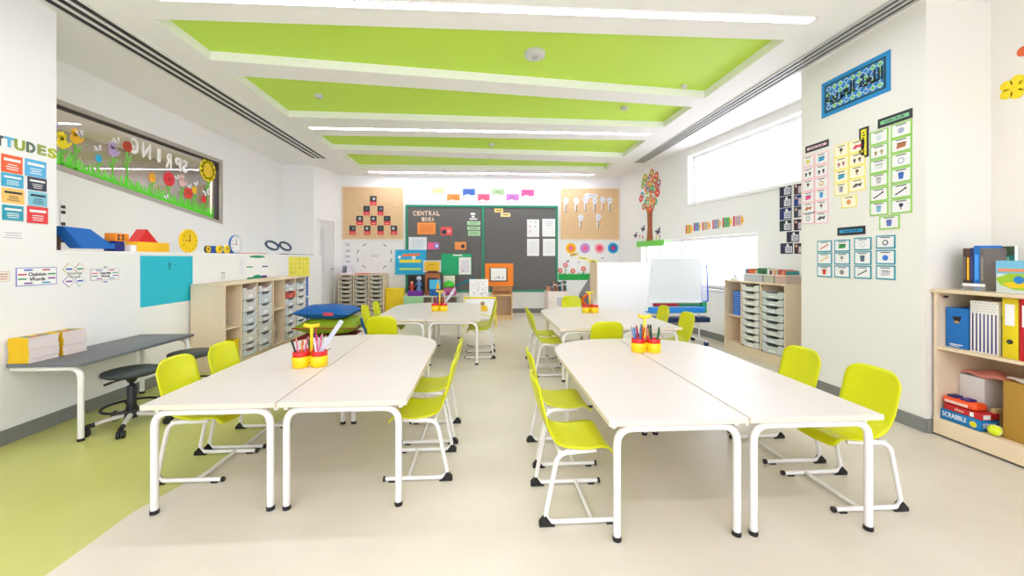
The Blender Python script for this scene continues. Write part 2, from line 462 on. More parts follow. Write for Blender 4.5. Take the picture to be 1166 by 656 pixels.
# ------------------------------------------------------------------ tables
TH = .54
def table_proto(side, name, label, loc, group):
    """side -1: outer edge at -x; joint edge at x=0; near edge y=0"""
    W, L, R = .63, 1.74, .50
    pts = [(0, 0), (0, L)]
    n = 12
    for k in range(1, n + 1):
        a = pi / 2 * k / n
        pts.append((side * (W * sin(a) ** .85), L - R + R * cos(a) ** .85 if k < n else L - R))
    pts += [(side * W, 0)]
    t = thing(name, label, 'table', loc, 0, group)
    m = MB(); ins = [(x * .996 + side * .001, y * .998 + .001) for x, y in pts]
    m.prism(pts, TH - .024, TH - .002, LAM_EDGE); m.prism(ins, TH - .002, TH, LAM)
    m.obj('tabletop', t)
    zb = TH - .045; r = .017
    xi, xo = side * .035, side * (W - .045)
    for y in (.03, 1.05):
        for x in (xi, xo):
            mid = (xi + xo) / 2
            m = MB(); m.tube(fillet([(x, y, .012), (x, y, zb), (mid, y, zb)], .075, 7), r, TUBE, 12); lg = m.obj('leg', t)
            m = MB(); m.lathe([(.019, 0), (.02, .006), (.019, .02)], BLACK, (x, y, 0), 12); m.obj('foot_cap', lg)
    x, y = side * .28, L - .16
    m = MB(); m.cyl((x, y, .012), (x, y, TH - .024), r, TUBE); lg = m.obj('leg', t)
    m = MB(); m.lathe([(.019, 0), (.02, .006), (.019, .02)], BLACK, (x, y, 0), 12); m.obj('foot_cap', lg)
    for x in (side * .02, side * (W - .04)):
        m = MB(); m.box(x - .01, .05, TH - .055, x + .01, 1.03, TH - .024, TUBE); m.obj('rail', t)
    return t
G_T = 'white half tables pushed together in pairs'
tl = table_proto(-1, 'classroom_table', 'white half table holding the yellow caddy, beside the grey desk and stools', (-1.02, 2.0, 0), G_T)
tr = table_proto(1, 'classroom_table', 'white half table on the aisle side of the pair beside the grey desk', (-1.012, 2.0, 0), G_T)
dup(tl, (1.178, 1.69, 0), 0, 'white half table on the aisle side of the pair beside the pillar')
dup(tr, (1.186, 1.69, 0), 0, 'white half table on the pillar side of the pair beside the pillar', )
dup(tl, (-.664, 4.62, 0), 0, 'white half table beside the blue cushion, before the toy shelf', )
dup(tr, (-.658, 4.62, 0), 0, 'white half table with two lime chairs and the duck easel at its end', )
dup(tl, (1.398, 3.93, 0), 0, 'white half table on the aisle side of the pair before the white partition', )
dup(tr, (1.404, 3.93, 0), 0, 'white half table on the easel side of the pair before the white partition', )

# ------------------------------------------------------------------ chairs
prof = [(-.197, .665), (-.188, .60), (-.172, .53), (-.152, .46), (-.132, .405), (-.105, .368), (-.06, .35), (0, .343), (.06, .345), (.11, .352), (.145, .347), (.165, .328), (.172, .31)]
def chair_proto(label, loc, rz):
    t = thing('school_chair', label, 'chair', loc, rz, 'lime plastic school chairs')
    n = len(prof) - 1
    def fn(u, v):
        f = v * n; i = min(int(f), n - 1); k = f - i
        y = prof[i][0] * (1 - k) + prof[i + 1][0] * k; z = prof[i][1] * (1 - k) + prof[i + 1][1] * k
        x = 2 * u - 1
        w = .154 if v < .25 else (.154 - .008 * sin((v - .25) / .35 * pi) if v < .6 else .158)
        if v < .12: w *= (1 - .16 * (1 - v / .12) ** 3)
        if v > .9: w *= (1 - .18 * ((v - .9) / .1) ** 2)
        curve = max(0, 1 - v / .5)
        y += -.028 * (1 - x * x) * curve + .012 * curve
        z += -.010 * (1 - x * x) * (1 if v > .45 else 0) * min(1, (v - .45) * 6 if v > .45 else 0)
        if v < .12: z -= .022 * abs(x) ** 5 * (1 - v / .12)
        return Vector((x * w, y, z))
    m = MB(); m.grid(fn, 14, 36, LIME, -.007); m.obj('seat_shell', t)
    for s in (-1, 1):
        x = s * .165
        m = MB()
        m.tube(fillet([(s * .13, .09, .33), (x, -.10, .335), (x, -.165, .016), (x, .185, .016)], .05, 6), .0115, TUBE, 10)
        lg = m.obj('side_frame', t)
        m = MB()
        m.prism([(-.188, 0), (-.188, .018), (-.158, .05), (-.13, .012), (-.115, 0)], -.014, .014, BLACK, Matrix(((0, 0, 1, x), (1, 0, 0, 0), (0, 1, 0, 0), (0, 0, 0, 1)))); m.obj('heel_bumper', lg)
        m = MB(); m.cyl((x, .183, .016), (x, .197, .016), .0135, BLACK); m.box(x - .012, .13, 0, x + .012, .165, .008, BLACK); m.obj('end_cap', lg)
    m = MB(); m.cyl((-.165, .06, .018), (.165, .06, .018), .010, TUBE); m.obj('cross_bar', t)
    m = MB(); m.cyl((-.155, -.09, .335), (.155, -.09, .335), .009, TUBE); m.obj('seat_bar', t)
    return t
RX, RXm = -pi / 2, pi / 2
c0 = chair_proto('lime chair on the aisle closest to the camera, beside the pillar-side table pair', (.45, 2.0, 0), RX)
for x, y, r, lab in [
    (.485, 2.515, RX, 'lime chair on the aisle just behind the foremost one, at the pillar-side table pair'),
    (.71, 4.30, RX, 'lime chair on the aisle, nearer one of two at the table before the partition'),
    (.715, 4.72, RX, 'lime chair on the aisle, further one of two at the table before the partition'),
    (1.91, 2.01, RXm, 'lime chair in front of the pillar, near the shelf of binders'),
    (1.90, 2.47, RXm, 'lime chair in front of the tray unit, behind the chair near the shelf'),
    (-.36, 2.41, RXm, 'lime chair on the aisle, nearer one of two at the table beside the desk'),
    (-.355, 2.85, RXm, 'lime chair on the aisle, further one of two at the table beside the desk'),
    (-1.64, 2.46, RX, 'lime chair between the table and the nearer black stool'),
    (-1.62, 2.845, RX, 'lime chair tucked in front of the tray unit, beside the further black stool'),
    (-.03, 5.085, RXm, 'nearer lime chair at the table end beside the duck easel'),
    (-.02, 5.455, RXm, 'further lime chair at the table end beside the duck easel'),
    (-1.29, 5.02, RX, 'nearer bright lime chair in front of the blue cushion'),
    (-1.25, 5.38, RX, 'further bright lime chair between blue cushion and tray unit'),
    (-1.03, 4.26, 0, 'lime chair seen from behind, below the blue cushion'),
    (1.152, 3.79, 0, 'lime chair seen from behind, between the two table pairs on the window side'),
    (1.36, 5.86, pi, 'lime chair facing the camera at the far side of the partition table'),
    (2.03, 4.16, RXm, 'lime chair before the white easel, nearer one'),
    (2.04, 4.74, RXm, 'lime chair before the white easel, further one')]:
    dup(c0, (x, y, 0), r, lab)

# ------------------------------------------------------------------ pen caddies
def pen(col, x, y, z0, lean, az, L, base, place, kind='pencil'):
    m = MB(); r = .0045 if kind == 'pencil' else .0058
    m.cyl((0, 0, 0), (0, 0, L), r, rgb(*col[0], rough=.35), 8)
    if kind == 'pencil': m.cyl((0, 0, L), (0, 0, L + .018), r, rgb(222, 190, 140), 8, r1=.0012)
    else: m.cyl((0, 0, L), (0, 0, L + .03), r * 1.2, rgb(*[max(0, c - 30) for c in col[0]], rough=.35), 8, r1=r)
    Tm = Matrix.Translation(base + Vector((x, y, z0))) @ Matrix.Rotation(az, 4, 'Z') @ Matrix.Rotation(lean, 4, 'X')
    m.obj('colouring_pencil' if kind == 'pencil' else 'felt_pen', mat=Tm, label='%s %s standing in %s' % (col[1], 'pencil' if kind == 'pencil' else 'felt pen', place), cat='pencil' if kind == 'pencil' else 'pen', group='%s pens in %s' % (col[1], place))
PCOL = [((200, 30, 60), 'crimson'), ((30, 120, 70), 'green'), ((40, 44, 60), 'dark'), ((230, 120, 30), 'orange'), ((120, 60, 150), 'purple'), ((60, 130, 200), 'blue'), ((240, 240, 240), 'white'), ((225, 110, 160), 'pink')]
def caddy_proto(label, loc, rz):
    t = thing('pen_caddy', label, 'caddy', loc, rz, 'yellow pen caddies on the tables')
    C = [(-.056, -.012), (.056, -.012), (0, .077)]
    m = MB()
    for cx, cy in C: m.lathe([(.048, 0), (.052, .004), (.055, .07), (.053, .072), (.048, .012)], YEL, (cx, cy, 0), 24)
    m.prism([(-.02, -.02), (.02, -.02), (.012, .03), (-.012, .03)], 0.002, .07, YEL); m.obj('base', t)
    for cx, cy in C:
        m = MB(); m.lathe([(.043, .03), (.049, .072), (.051, .10), (.047, .102), (.044, .04), (.02, .032)], RED, (cx, cy, 0), 24); m.obj('cup', t)
    m = MB(); m.rbox(-.009, .012, .06, .009, .028, .255, YEL, .003)
    m.tube([(-.048, .02, .268), (-.024, .02, .26), (0, .02, .258), (.024, .02, .26), (.048, .02, .268)], .012, YEL, 10); m.obj('handle', t)
    m = MB(); m.box(-.018, -.002, .02, .018, 0.0, .032, rgb(150, 130, 10)); m.obj('badge', t, loc=(0, -.0205, 0))
    return t, C
cads = [(-1.04 + .0, 2.58, .12, 'yellow caddy with red cups on the table beside the grey desk', 'the caddy on the table beside the grey desk'),
        (1.10, 2.98, -.1, 'yellow caddy with red cups on the joint of the pillar-side tables', 'the caddy on the pillar-side tables'),
        (-.80, 5.27, 0, 'yellow caddy on the table before the toy shelf', 'the caddy on the table before the toy shelf'),
        (1.10, 5.10, 0, 'yellow caddy on the table before the white partition', 'the caddy before the white partition')]
cp = None
p0 = ground(350, 419, TH); p1 = ground(738, 402, TH); p2 = ground(500, 354.5, TH); p3 = ground(673, 356.5, TH)
for i, (P, cd) in enumerate(zip((p0, p1, p2, p3), cads)):
    P = Vector((P.x, P.y + .05, TH))
    if cp is None: cp, CC = caddy_proto(cd[3], P, cd[2])
    else: dup(cp, P, cd[2], cd[3])
    rnd = random.Random(i + 3)
    for ci, (cx, cy) in enumerate(CC):
        a = cd[2]; X = cx * cos(a) - cy * sin(a); Y = cx * sin(a) + cy * cos(a)
        for k in range(5 if i < 2 else 3):
            col = PCOL[rnd.randrange(len(PCOL))]
            if i == 1 and ci == 0: col = PCOL[rnd.choice((0, 5, 6))]
            if i == 1 and ci == 1: col = PCOL[rnd.choice((1, 2, 2, 3))]
            if i == 0 and ci == 1: col = PCOL[rnd.choice((4, 6, 7))]
            az = k * 2 * pi / 5 + rnd.random(); L = .105 + rnd.random() * .04
            pen(col, X + .018 * sin(az), Y - .018 * cos(az), .045, .10 + rnd.random() * .18, az, L, P, cd[4], 'pencil' if k % 2 else 'pen')
    if i in (0, 2):
        m = MB(); m.box(-.014, -.0015, 0, .014, .0015, .30, rgb(198, 202, 214, rough=.3)); m.lines(-.012, -.002, .02, .28, 26, rgb(110, 110, 130), z=.0018, frac=.3)
        m.bm.verts.ensure_lookup_table()
        Tm = Matrix.Translation(P + Vector((.036, -.012, .05))) @ Matrix.Rotation(.60, 4, 'Y')
        m.obj('ruler', mat=Tm, label='pale ruler leaning out of ' + cd[4], cat='ruler')

# ------------------------------------------------------------------ grey desk, books, stools
DX0, DX1, DY0, DY1 = -3.185, -2.71, 2.83, 3.88
dk = thing('desk', 'grey topped white framed desk against the wall with workbooks on it', 'desk', (DX0, DY0, 0))
m = MB(); m.rbox(0, 0, TH - .024, DX1 - DX0, DY1 - DY0, TH, GREYTOP, .003); m.obj('tabletop', dk)
wd = DX1 - DX0
for y in (.035, DY1 - DY0 - .035):
    for x in (.035, wd - .035):
        if x < .1 and y < .1:
            m = MB(); m.cyl((.004, y, TH - .042), (wd / 2, y, TH - .042), .018, TUBE, 12); m.obj('wall_bar', dk); continue
        m = MB(); m.tube(fillet([(x, y, .012), (x, y, TH - .042), (wd / 2, y, TH - .042)], .07, 7), .018, TUBE, 12); lg = m.obj('leg', dk)
        m = MB(); m.lathe([(.02, 0), (.021, .006), (.02, .02)], BLACK, (x, y, 0), 12); m.obj('foot_cap', lg)
m = MB(); m.box(.02, .04, TH - .05, .04, DY1 - DY0 - .04, TH - .024, TUBE); m.obj('rail', dk)
def book_stack(P, w, d, n, th, rz, label, group):
    for k in range(n):
        m = MB(); j = random.uniform(-.004, .004)
        m.box(0, 0, 0, w, d, .0004, YELB); m.box(0, 0, th - .0004, w, d, th, YELB); m.box(0, -.0012, 0, w, 0.0, th, YELB)
        m.box(0, 0, .0004, w - .0004, d, th - .0004, PAGES)
        if k == n - 1:
            m.box(w * .25, d * .12, th, w * .9, d * .85, th + .0006, rgb(60, 140, 140)); m.box(w * .55, d * .2, th + .0006, w * .8, d * .6, th + .0011, rgb(230, 90, 30))
            m.disc(w * .35, d * .5, .02, th + .0006, th + .0012, rgb(240, 220, 90))
        m.obj('workbook', loc=(P[0] + j, P[1] + random.uniform(-.003, .003), TH + k * (th + .0002)), rz=rz, label=label if k < n - 1 else label.replace('yellow workbook', 'topmost yellow workbook'), cat='book', group=group if k < n - 1 else None)
YELB = rgb(232, 190, 10); PAGES = rgb(226, 222, 232)
book_stack((-3.182, 2.84), .13, .19, 20, .0083, 0, 'yellow workbook in the foremost stack on the grey desk', 'workbooks of the foremost stack')
book_stack((-3.182, 3.06), .13, .17, 20, .0083, 0, 'yellow workbook in the stack further along the grey desk', 'workbooks of the further stack')

def stool_proto(label, loc, rz):
    t = thing('swivel_stool', label, 'stool', loc, rz, 'black swivel stools by the desk')
    PAD = M((44, 50, 52), .45)
    m = MB(); m.lathe([(.02, .385), (.15, .385), (.168, .395), (.172, .405), (.168, .418), (.15, .424), (.05, .425), (.004, .425)], PAD, n=32); m.obj('seat', t)
    m = MB(); m.lathe([(.022, .33), (.03, .345), (.06, .375), (.06, .386)], BLACK, n=20); m.obj('seat_mount', t)
    m = MB(); m.tube([(0.0, 0, .365), (-.10, -.02, .34), (-.16, -.03, .318)], .006, BLACK, 8); m.cyl((-.12, -.024, .334), (-.165, -.032, .316), .009, BLACK); m.obj('lever', t)
    m = MB(); m.lathe([(.028, .10), (.028, .30), (.024, .305), (.014, .307), (.014, .34)], BLACK, n=20); m.obj('column', t)
    m = MB(); m.tube([(.165 * cos(a * pi / 16), .165 * sin(a * pi / 16), .155) for a in range(32)], .009, BLACK, 8, closed=True)
    for a in range(3):
        an = a * 2 * pi / 3 + .4; m.tube([(.028 * cos(an), .028 * sin(an), .13), (.1 * cos(an), .1 * sin(an), .135), (.165 * cos(an), .165 * sin(an), .155)], .008, BLACK, 8)
    m.lathe([(.034, .11), (.034, .15)], BLACK); m.obj('foot_ring', t)
    m = MB(); m.lathe([(.045, .07), (.045, .10), (.03, .115)], BLACK); m.obj('hub', t)
    for k in range(5):
        an = k * 2 * pi / 5 + .15; c, s_ = cos(an), sin(an)
        m = MB(); m.tube([(.035 * c, .035 * s_, .092), (.14 * c, .14 * s_, .082), (.215 * c, .215 * s_, .066)], .018, M((205, 200, 190), .4), 10, r1=.012); a_ = m.obj('leg', t)
        m = MB(); m.cyl((.19 * c, .19 * s_, .07), (.245 * c, .245 * s_, .062), .016, BLACK); m.cyl((.235 * c, .235 * s_, .03), (.235 * c, .235 * s_, .07), .010, BLACK)
        for q in (-1, 1):
            m.cyl((.235 * c - s_ * .006 * q, .235 * s_ + c * .006 * q, .026), (.235 * c - s_ * .022 * q, .235 * s_ + c * .022 * q, .026), .026, BLACK, 16)
        m.obj('caster', a_)
    return t
s1 = ground(150, 421, .42)
st = stool_proto('black round swivel stool on casters beside the desk, wholly visible one', (s1.x, s1.y, 0), 0)
s2 = Vector((-2.58, 3.66, 0))
dup(st, (s2.x, s2.y, 0), .5, 'black round swivel stool partly hidden behind lime chair, before the tray unit')
#PART2

# ================================================================== wall decorations
def rect(pl, x0, y0, x1, y1):
    """pixel box on a wall -> centre (u, z) and size (w, h) there"""
    ua_, ub_ = pl.hit(x0, 300)[0], pl.hit(x1, 300)[0]
    xm = (x0 + x1) / 2
    za, zb = pl.hit(xm, y0)[1], pl.hit(xm, y1)[1]
    return (ua_ + ub_) / 2, (za + zb) / 2, abs(ub_ - ua_), abs(za - zb)
def card(pl, px, name, label, cat, face, border=None, bw=.006, art=None, group=None, off=.0015, tilt=0.0, th=.003):
    u, z, w_, h_ = rect(pl, *px)
    m = MB()
    m.box(-w_ / 2, -h_ / 2, 0, w_ / 2, h_ / 2, th, border or face)
    if border: m.box(-w_ / 2 + bw, -h_ / 2 + bw, th, w_ / 2 - bw, h_ / 2 - bw, th + .0008, face)
    if art: art(m, w_, h_, th + (.0008 if border else 0))
    T = pl.mat(u, z, off)
    if tilt: T = T @ Matrix.Rotation(tilt, 4, 'Z')
    return m.obj(name, mat=T, label=label, cat=cat, group=group)
INK = rgb(50, 52, 60)
def a_lines(n, m_, fx=.8, y0=-.7, y1=.7, jag=.3, frac=.35):
    def f(m, w, h, z):
        for i in range(n):
            st = (y1 - y0) * h / 2 / n; yy = y0 * h / 2 + (i + .5) * st; k = random.random() * jag * w * fx / 2
            m.box(-w * fx / 2 + k, yy - st * frac / 2, z, w * fx / 2 - k, yy + st * frac / 2, z + .0007, m_)
    return f
def a_text(body, m_, size=.5, dy=0, sx=1.0, bold=0.0, mirror=False):
    def f(m, w, h, z): m.text(body, h * size, m_, z, z + .0008, 0, dy * h, sx=sx, bold=bold, mirror=mirror)
    return f
def combo(*fs):
    def f(m, w, h, z):
        for k in fs: k(m, w, h, z)
    return f

# --- wall beside the camera on the window-flower side: value cards and lettering
letters = [('T', 4.5, 15.5, 157, 168, (90, 180, 215)), ('U', 16, 28, 160, 172, (150, 165, 60)), ('D', 29.5, 39.5, 163, 174.5, (90, 110, 90)), ('E', 42, 51.5, 166, 177, (150, 165, 90)), ('S', 54, 64, 170, 180.5, (176, 186, 40))]
letters = [('T', -4, 3.2, 155, 166, (70, 74, 84))] + letters
for i, (ch, x0, x1, y0, y1, c) in enumerate(letters):
    u, z, w_, h_ = rect(LW, x0, y0, x1, y1); m = MB()
    m.text(ch, h_ * 1.35, rgb(*c), 0, .003, bold=.004, fit=w_)
    for k in range(4): m.box(-.01 + .008 * k, -h_ * .4 + .02 * k, .003, -.004 + .008 * k, -h_ * .4 + .006 + .02 * k, .0035, rgb(230, 226, 190)) if ch in 'UDES' and k < 2 else None
    m.obj('cutout_letter', mat=LW.mat(u, z, .001), label='%s patterned cutout letter %s above the coloured value cards' % (['cut-off grey', 'cyan', 'olive green', 'dark green', 'striped green', 'yellow green'][i], ch), cat='letter')
VC = [((1, 177, 25, 197), (240, 104, 60), 'orange value card, topmost of the column away from the window'),
      ((1, 198, 26, 213), (60, 172, 210), 'cyan value card below the orange one'),
      ((1.5, 215, 27, 231.5), (250, 200, 110), 'pale yellow value card above the teal one'),
      ((2, 234, 26, 251), (40, 160, 184), 'teal value card, lowest of the column away from the window'),
      ((28, 182.5, 52, 201.5), (90, 180, 228), 'sky blue value card at the top beside the orange one'),
      ((31, 202.5, 52.5, 217), (58, 64, 84), 'dark navy value card above the pale blue one'),
      ((32, 218.5, 53, 234.5), (130, 196, 216), 'pale blue value card between the navy and red ones'),
      ((30.5, 235.5, 54, 254.5), (226, 62, 66), 'red value card, lowest beside the ledge')]
for px, c, lab in VC:
    ink = rgb(40, 50, 60) if c[0] > 240 or c == (130, 196, 216) else PAPER
    card(LW, px, 'value_card', lab, 'poster', rgb(*c), art=combo(a_lines(1, ink, .8, .15, .75, 0, .5), a_lines(3, ink, .6, -.75, .05)))
card(LW, (1, 262, 27, 274), 'text_sheet', 'faint white text sheet below the teal value card', 'paper', PAPER, art=a_lines(3, rgb(190, 190, 200), .9))
def words(title, n_side, cols):
    def f(m, w, h, z):
        m.text(title, h * .27, INK, z, z + .0008, 0, -.02 * h, bold=.001)
        r = random.Random(len(title))
        for sx in (-1, 1):
            for k in range(4):
                c = rgb(*cols[(k + (sx > 0)) % len(cols)])
                x = sx * w * (.36 if k in (1, 2) else .22); y = h * (.36 - .24 * k)
                m.box(x - w * .1, y - h * .04, z, x + w * .1, y + h * .04, z + .0007, c)
    return f
MIXC = [(60, 90, 190), (200, 60, 90), (60, 150, 90), (130, 70, 160), (30, 150, 190)]
card(LW, (-4, 309, 10.5, 321), 'word_poster', 'small word poster cut off at the picture edge', 'poster', rgb(236, 236, 220), rgb(220, 190, 190), .004, a_lines(3, rgb(200, 90, 100), .7))
card(LW, (17.5, 304.5, 64, 325), 'word_poster', 'wide poster of opinion words with thin blue border', 'poster', PAPER, rgb(130, 130, 210), .005, words('Opinion\nWords', 4, MIXC))
# crossed diamond poster
u, z, w_, h_ = rect(LW, 71, 299.5, 97, 327)
m = MB()
for sx in (-1, 1):
    for sy in (-1, 1):
        cx_, cy_ = sx * w_ * .24, sy * h_ * .25; a = w_ * .27; b = h_ * .25
        m.prism([(cx_ - a, cy_), (cx_, cy_ - b), (cx_ + a, cy_), (cx_, cy_ + b)], 0, .003, rgb(*[(170, 120, 180), (200, 190, 130), (120, 190, 200), (190, 110, 130)][(sx > 0) * 2 + (sy > 0)]))
        m.prism([(cx_ - a * .92, cy_), (cx_, cy_ - b * .92), (cx_ + a * .92, cy_), (cx_, cy_ + b * .92)], .003, .0036, PAPER)
        m.box(cx_ - a * .5, cy_ - .006, .0036, cx_ + a * .5, cy_ + .006, .0042, rgb(*MIXC[(sx + sy) % 5]))
m.box(-w_ * .2, -h_ * .12, .003, w_ * .2, h_ * .12, .0044, PAPER)
m.text('Question\nWords', h_ * .15, INK, .0044, .0052)
m.obj('word_poster', mat=LW.mat(u, z, .001), label='cross shaped poster of four joined diamonds with small words', cat='poster')
card(LW, (102.5, 306, 135, 319), 'word_poster', 'poster of describing words with clipped tabs above and below', 'poster', PAPER, rgb(200, 160, 180), .004,
     combo(words('Describe\nWords', 4, MIXC), lambda m, w, h, z: (m.prism([(-w * .12, h * .5), (w * .12, h * .5), (w * .08, h * .82), (-w * .08, h * .82)], 0, .003, PAPER), m.prism([(-w * .12, -h * .5), (w * .12, -h * .5), (w * .08, -h * .85), (-w * .08, -h * .85)], 0, .003, PAPER), m.box(-w * .06, h * .6, .003, w * .06, h * .68, .004, INK), m.box(-w * .07, -h * .7, .003, w * .07, -h * .6, .004, rgb(60, 90, 190)))))
card(LW, (159.5, 291.5, 219, 346), 'paper_sheet', 'large cyan paper sheet on the wall above the desk end', 'paper', M((24, 190, 214), .55, var=.02), art=lambda m, w, h, z: (m.box(-.01, h * .28, z, .03, h * .36, z + .0007, rgb(20, 140, 160)), m.box(-.0, h * .2, z, .02, h * .27, z + .0007, rgb(20, 140, 160)), m.box(w * .12, h * .3, z, w * .15, h * .33, z + .0007, rgb(20, 140, 160))))
card(LW, (249, 306, 258, 320), 'text_sheet', 'small white notice above the near end of the tray unit', 'paper', PAPER, art=combo(a_lines(2, INK, .5, .0, .5, 0), a_lines(3, rgb(170, 170, 180), .8, -.8, -.1)))
GRN = rgb(20, 150, 110); PUR = rgb(70, 50, 130)
def face_art(m, w, h, z):
    m.disc(0, h * .42, w * .34, z, z + .002, GRN, 20, ry=h * .05); m.box(-w * .45, h * .0, z, -w * .2, h * .05, z + .001, GRN)
    m.box(w * .22, .0, z, w * .48, h * .05, z + .001, PUR)
    m.disc(-w * .3, -h * .42, w * .16, z, z + .001, GRN, 16, ry=h * .06); m.disc(0, -h * .38, w * .2, z, z + .0015, GRN, 16, ry=h * .09); m.disc(w * .3, -h * .4, w * .16, z, z + .001, PUR, 16, ry=h * .07)
card(LW, (279, 290, 305, 319), 'wall_chart', 'white chart with green and purple shapes above the tray unit', 'poster', PAPER, art=face_art)
def dots_art(m, w, h, z):
    r = random.Random(5)
    for i in range(5):
        for j in range(5):
            c = rgb(*r.choice([(60, 60, 50), (230, 140, 150), (120, 160, 70), (240, 236, 200)]))
            x, y = (i - 2) * w * .19 + r.uniform(-.01, .01), (j - 2) * h * .19
            m.disc(x, y, .012, z, z + .0007, c, 8); m.box(x - .004, y - .02, z, x + .004, y - .01, z + .0007, c)
card(LW, (328.5, 292.5, 352, 317), 'wall_chart', 'yellow dotted chart above the far end of the tray unit', 'poster', rgb(244, 234, 84), art=dots_art)
card(LW, (273, 296, 277, 312), 'paper_strip', 'thin white paper strip beside the green and purple chart', 'paper', OFFW)

# --- upper window: paper garden stuck on the pane
GP = Plane((XU + .0, 3.07), (XU + .0, 8.05))
OFFG = -.043
def upt(px, py): return GP.hit(px, py)
LG = rgb(96, 226, 40); G2 = rgb(120, 220, 90)
def blade_strip(x0, x1, n, h0, seed):
    """one fringe of grass: a band along the sloping sill with pointed blades"""
    r = random.Random(seed); m = MB()
    zs = lambda s_: zBL + (zBR - zBL) * (s_ - sL) / (sR - sL) + .045
    s0, s1 = upt(x0, 200)[0], upt(x1, 200)[0]
    s0 = max(s0, sL + .05); s1 = min(s1, sR - .05)
    c = ((s0 + s1) / 2, zs((s0 + s1) / 2))
    m.prism([(s0 - c[0], zs(s0) - c[1]), (s1 - c[0], zs(s1) - c[1]), (s1 - c[0], zs(s1) - c[1] + h0 * .5), (s0 - c[0], zs(s0) - c[1] + h0 * .5)], 0, .002, LG)
    for k in range(n):
        s_ = s0 + (k + .5) / n * (s1 - s0); w_ = (s1 - s0) / n * .8; hh = h0 * r.uniform(.7, 1.35); ln = r.uniform(-.04, .04)
        x = s_ - c[0]; y = zs(s_) - c[1] + h0 * .45
        m.prism([(x - w_ * .5, y), (x + w_ * .5, y), (x + w_ * .3 + ln * .6, y + hh * .55), (x + ln, y + hh * .7), (x - w_ * .3 + ln * .5, y + hh * .5)], .0 + .0003 * (k % 3), .0022 + .0003 * (k % 3), LG if k % 4 else G2)
    return m, GP.mat(c[0], c[1], OFFG)
for i, (x0, x1, n, h0, lab) in enumerate([(60, 96, 16, .13, 'bushy green paper grass fringe below the two yellow hands'), (96, 140, 18, .12, 'green paper grass fringe below the cyan hand'), (140, 200, 26, .13, 'green paper grass fringe in the middle of the flower window'), (200, 253, 30, .14, 'green paper grass fringe at the sunflower end of the window')]):
    m, T_ = blade_strip(x0, x1, n, h0, i)
    m.obj('paper_grass', mat=T_, label=lab, cat='paper grass')
def hand_art(m, r, c, fingers=True):
    C_ = rgb(*c)
    m.disc(0, 0, r * .55, 0.0025, .0045, C_, 16, ry=r * .6)
    if fingers:
        for k, (a, L) in enumerate([(-.5, .95), (-.22, 1.1), (.05, 1.15), (.32, 1.0)]):
            p, q = Vector((sin(a) * r * .3, cos(a) * r * .3)), Vector((sin(a) * r * L, cos(a) * r * L)); n_ = Vector((cos(a), -sin(a))) * r * .13
            m.prism([tuple(p - n_), tuple(p + n_), tuple(q + n_ * .9), tuple(q + (q - p).normalized() * r * .12), tuple(q - n_ * .9)], .0026, .0046, C_)
        m.prism([(r * .35, -r * .3), (r * .55, 0), (r * .95, r * .35), (r * 1.0, r * .15), (r * .6, -r * .35)], .0026, .0046, C_)
    else:
        m.prism([(-r * .5, 0), (r * .5, 0), (r * .52, r * .8), (r * .22, r * .4), (0, r * .95), (-r * .22, r * .4), (-r * .52, r * .8)], .0026, .0046, C_)
def wflower(px, py, r, c, name, label, yb, kind='hand', leaf=True):
    s_, z_ = upt(px, py); zb = max(upt(px, yb)[1], zBL + (zBR - zBL) * (s_ - sL) / (sR - sL) + .06)
    t = thing(name, label, 'paper flower', mat=GP.mat(s_, z_, OFFG))
    m = MB()
    if kind == 'hand': hand_art(m, r, c)
    elif kind == 'tulip': hand_art(m, r, c, False)
    elif kind == 'sun':
        for k in range(12):
            a = k * pi / 6; m.disc(cos(a) * r * .7, sin(a) * r * .7, r * .3, .0025, .0045, rgb(*c), 10)
        m.disc(0, 0, r * .6, .003, .005, rgb(236, 200, 30), 18)
    else: m.disc(0, 0, r, .0025, .0045, rgb(*c), 18); m.disc(0, 0, r * .3, .0045, .005, rgb(*[int(v * .85) for v in c]), 10)
    m.obj('flower_head', t)
    L = z_ - zb
    if L > .04:
        m = MB(); m.box(-.012, -L, .0, .012, -r * .2, .002, rgb(110, 190, 70))
        if leaf: m.prism([(0, -L * .5), (.05, -L * .35), (.06, -L * .2), (.02, -L * .3)], .0002, .0022, rgb(110, 190, 70)); m.prism([(0, -L * .7), (-.05, -L * .55), (-.055, -L * .4), (-.02, -L * .5)], .0002, .0022, rgb(110, 190, 70))
        m.obj('stem', t)
FL = [(76, 163, .09, (250, 224, 20), 'yellow open hand flower at the near end of the flower window', 190, 'hand'),
      (91, 158, .085, (246, 186, 20), 'golden closed hand flower beside the yellow open hand', 195, 'hand'),
      (117, 181, .06, (20, 180, 220), 'cyan tulip flower with white butterfly above', 196, 'tulip'),
      (133, 173, .09, (186, 162, 210), 'lilac hand flower in the flower window', 202, 'hand'),
      (67.5, 143, .05, (170, 150, 210), 'lilac cut-off flower above the yellow hand', 143, 'tulip'),
      (149.5, 167, .06, (190, 60, 30), 'small red brown flower on a tall stem beside letter G', 208, 'disc'),
      (177.5, 203, .085, (246, 180, 40), 'orange round flower below the letter I', 218, 'tulip'),
      (196.5, 204, .09, (230, 50, 60), 'red round flower below the letter R', 224, 'disc'),
      (211, 208, .09, (236, 190, 190), 'pale pink hand flower below the letters PS', 233, 'hand'),
      (218, 220, .08, (220, 60, 40), 'red orange flower beside the pink hand', 236, 'disc'),
      (225, 217, .075, (246, 190, 30), 'golden flower above the red orange one', 238, 'tulip'),
      (235.5, 227.5, .08, (226, 50, 50), 'red tulip flower at the sunflower corner', 244, 'tulip'),
      (240, 194, .17, (250, 226, 20), 'large yellow sunflower at the window corner', 235, 'sun')]
for px, py, r, c, lab, yb, k in FL: wflower(px, py, r, c, 'paper_flower', lab, yb, k)
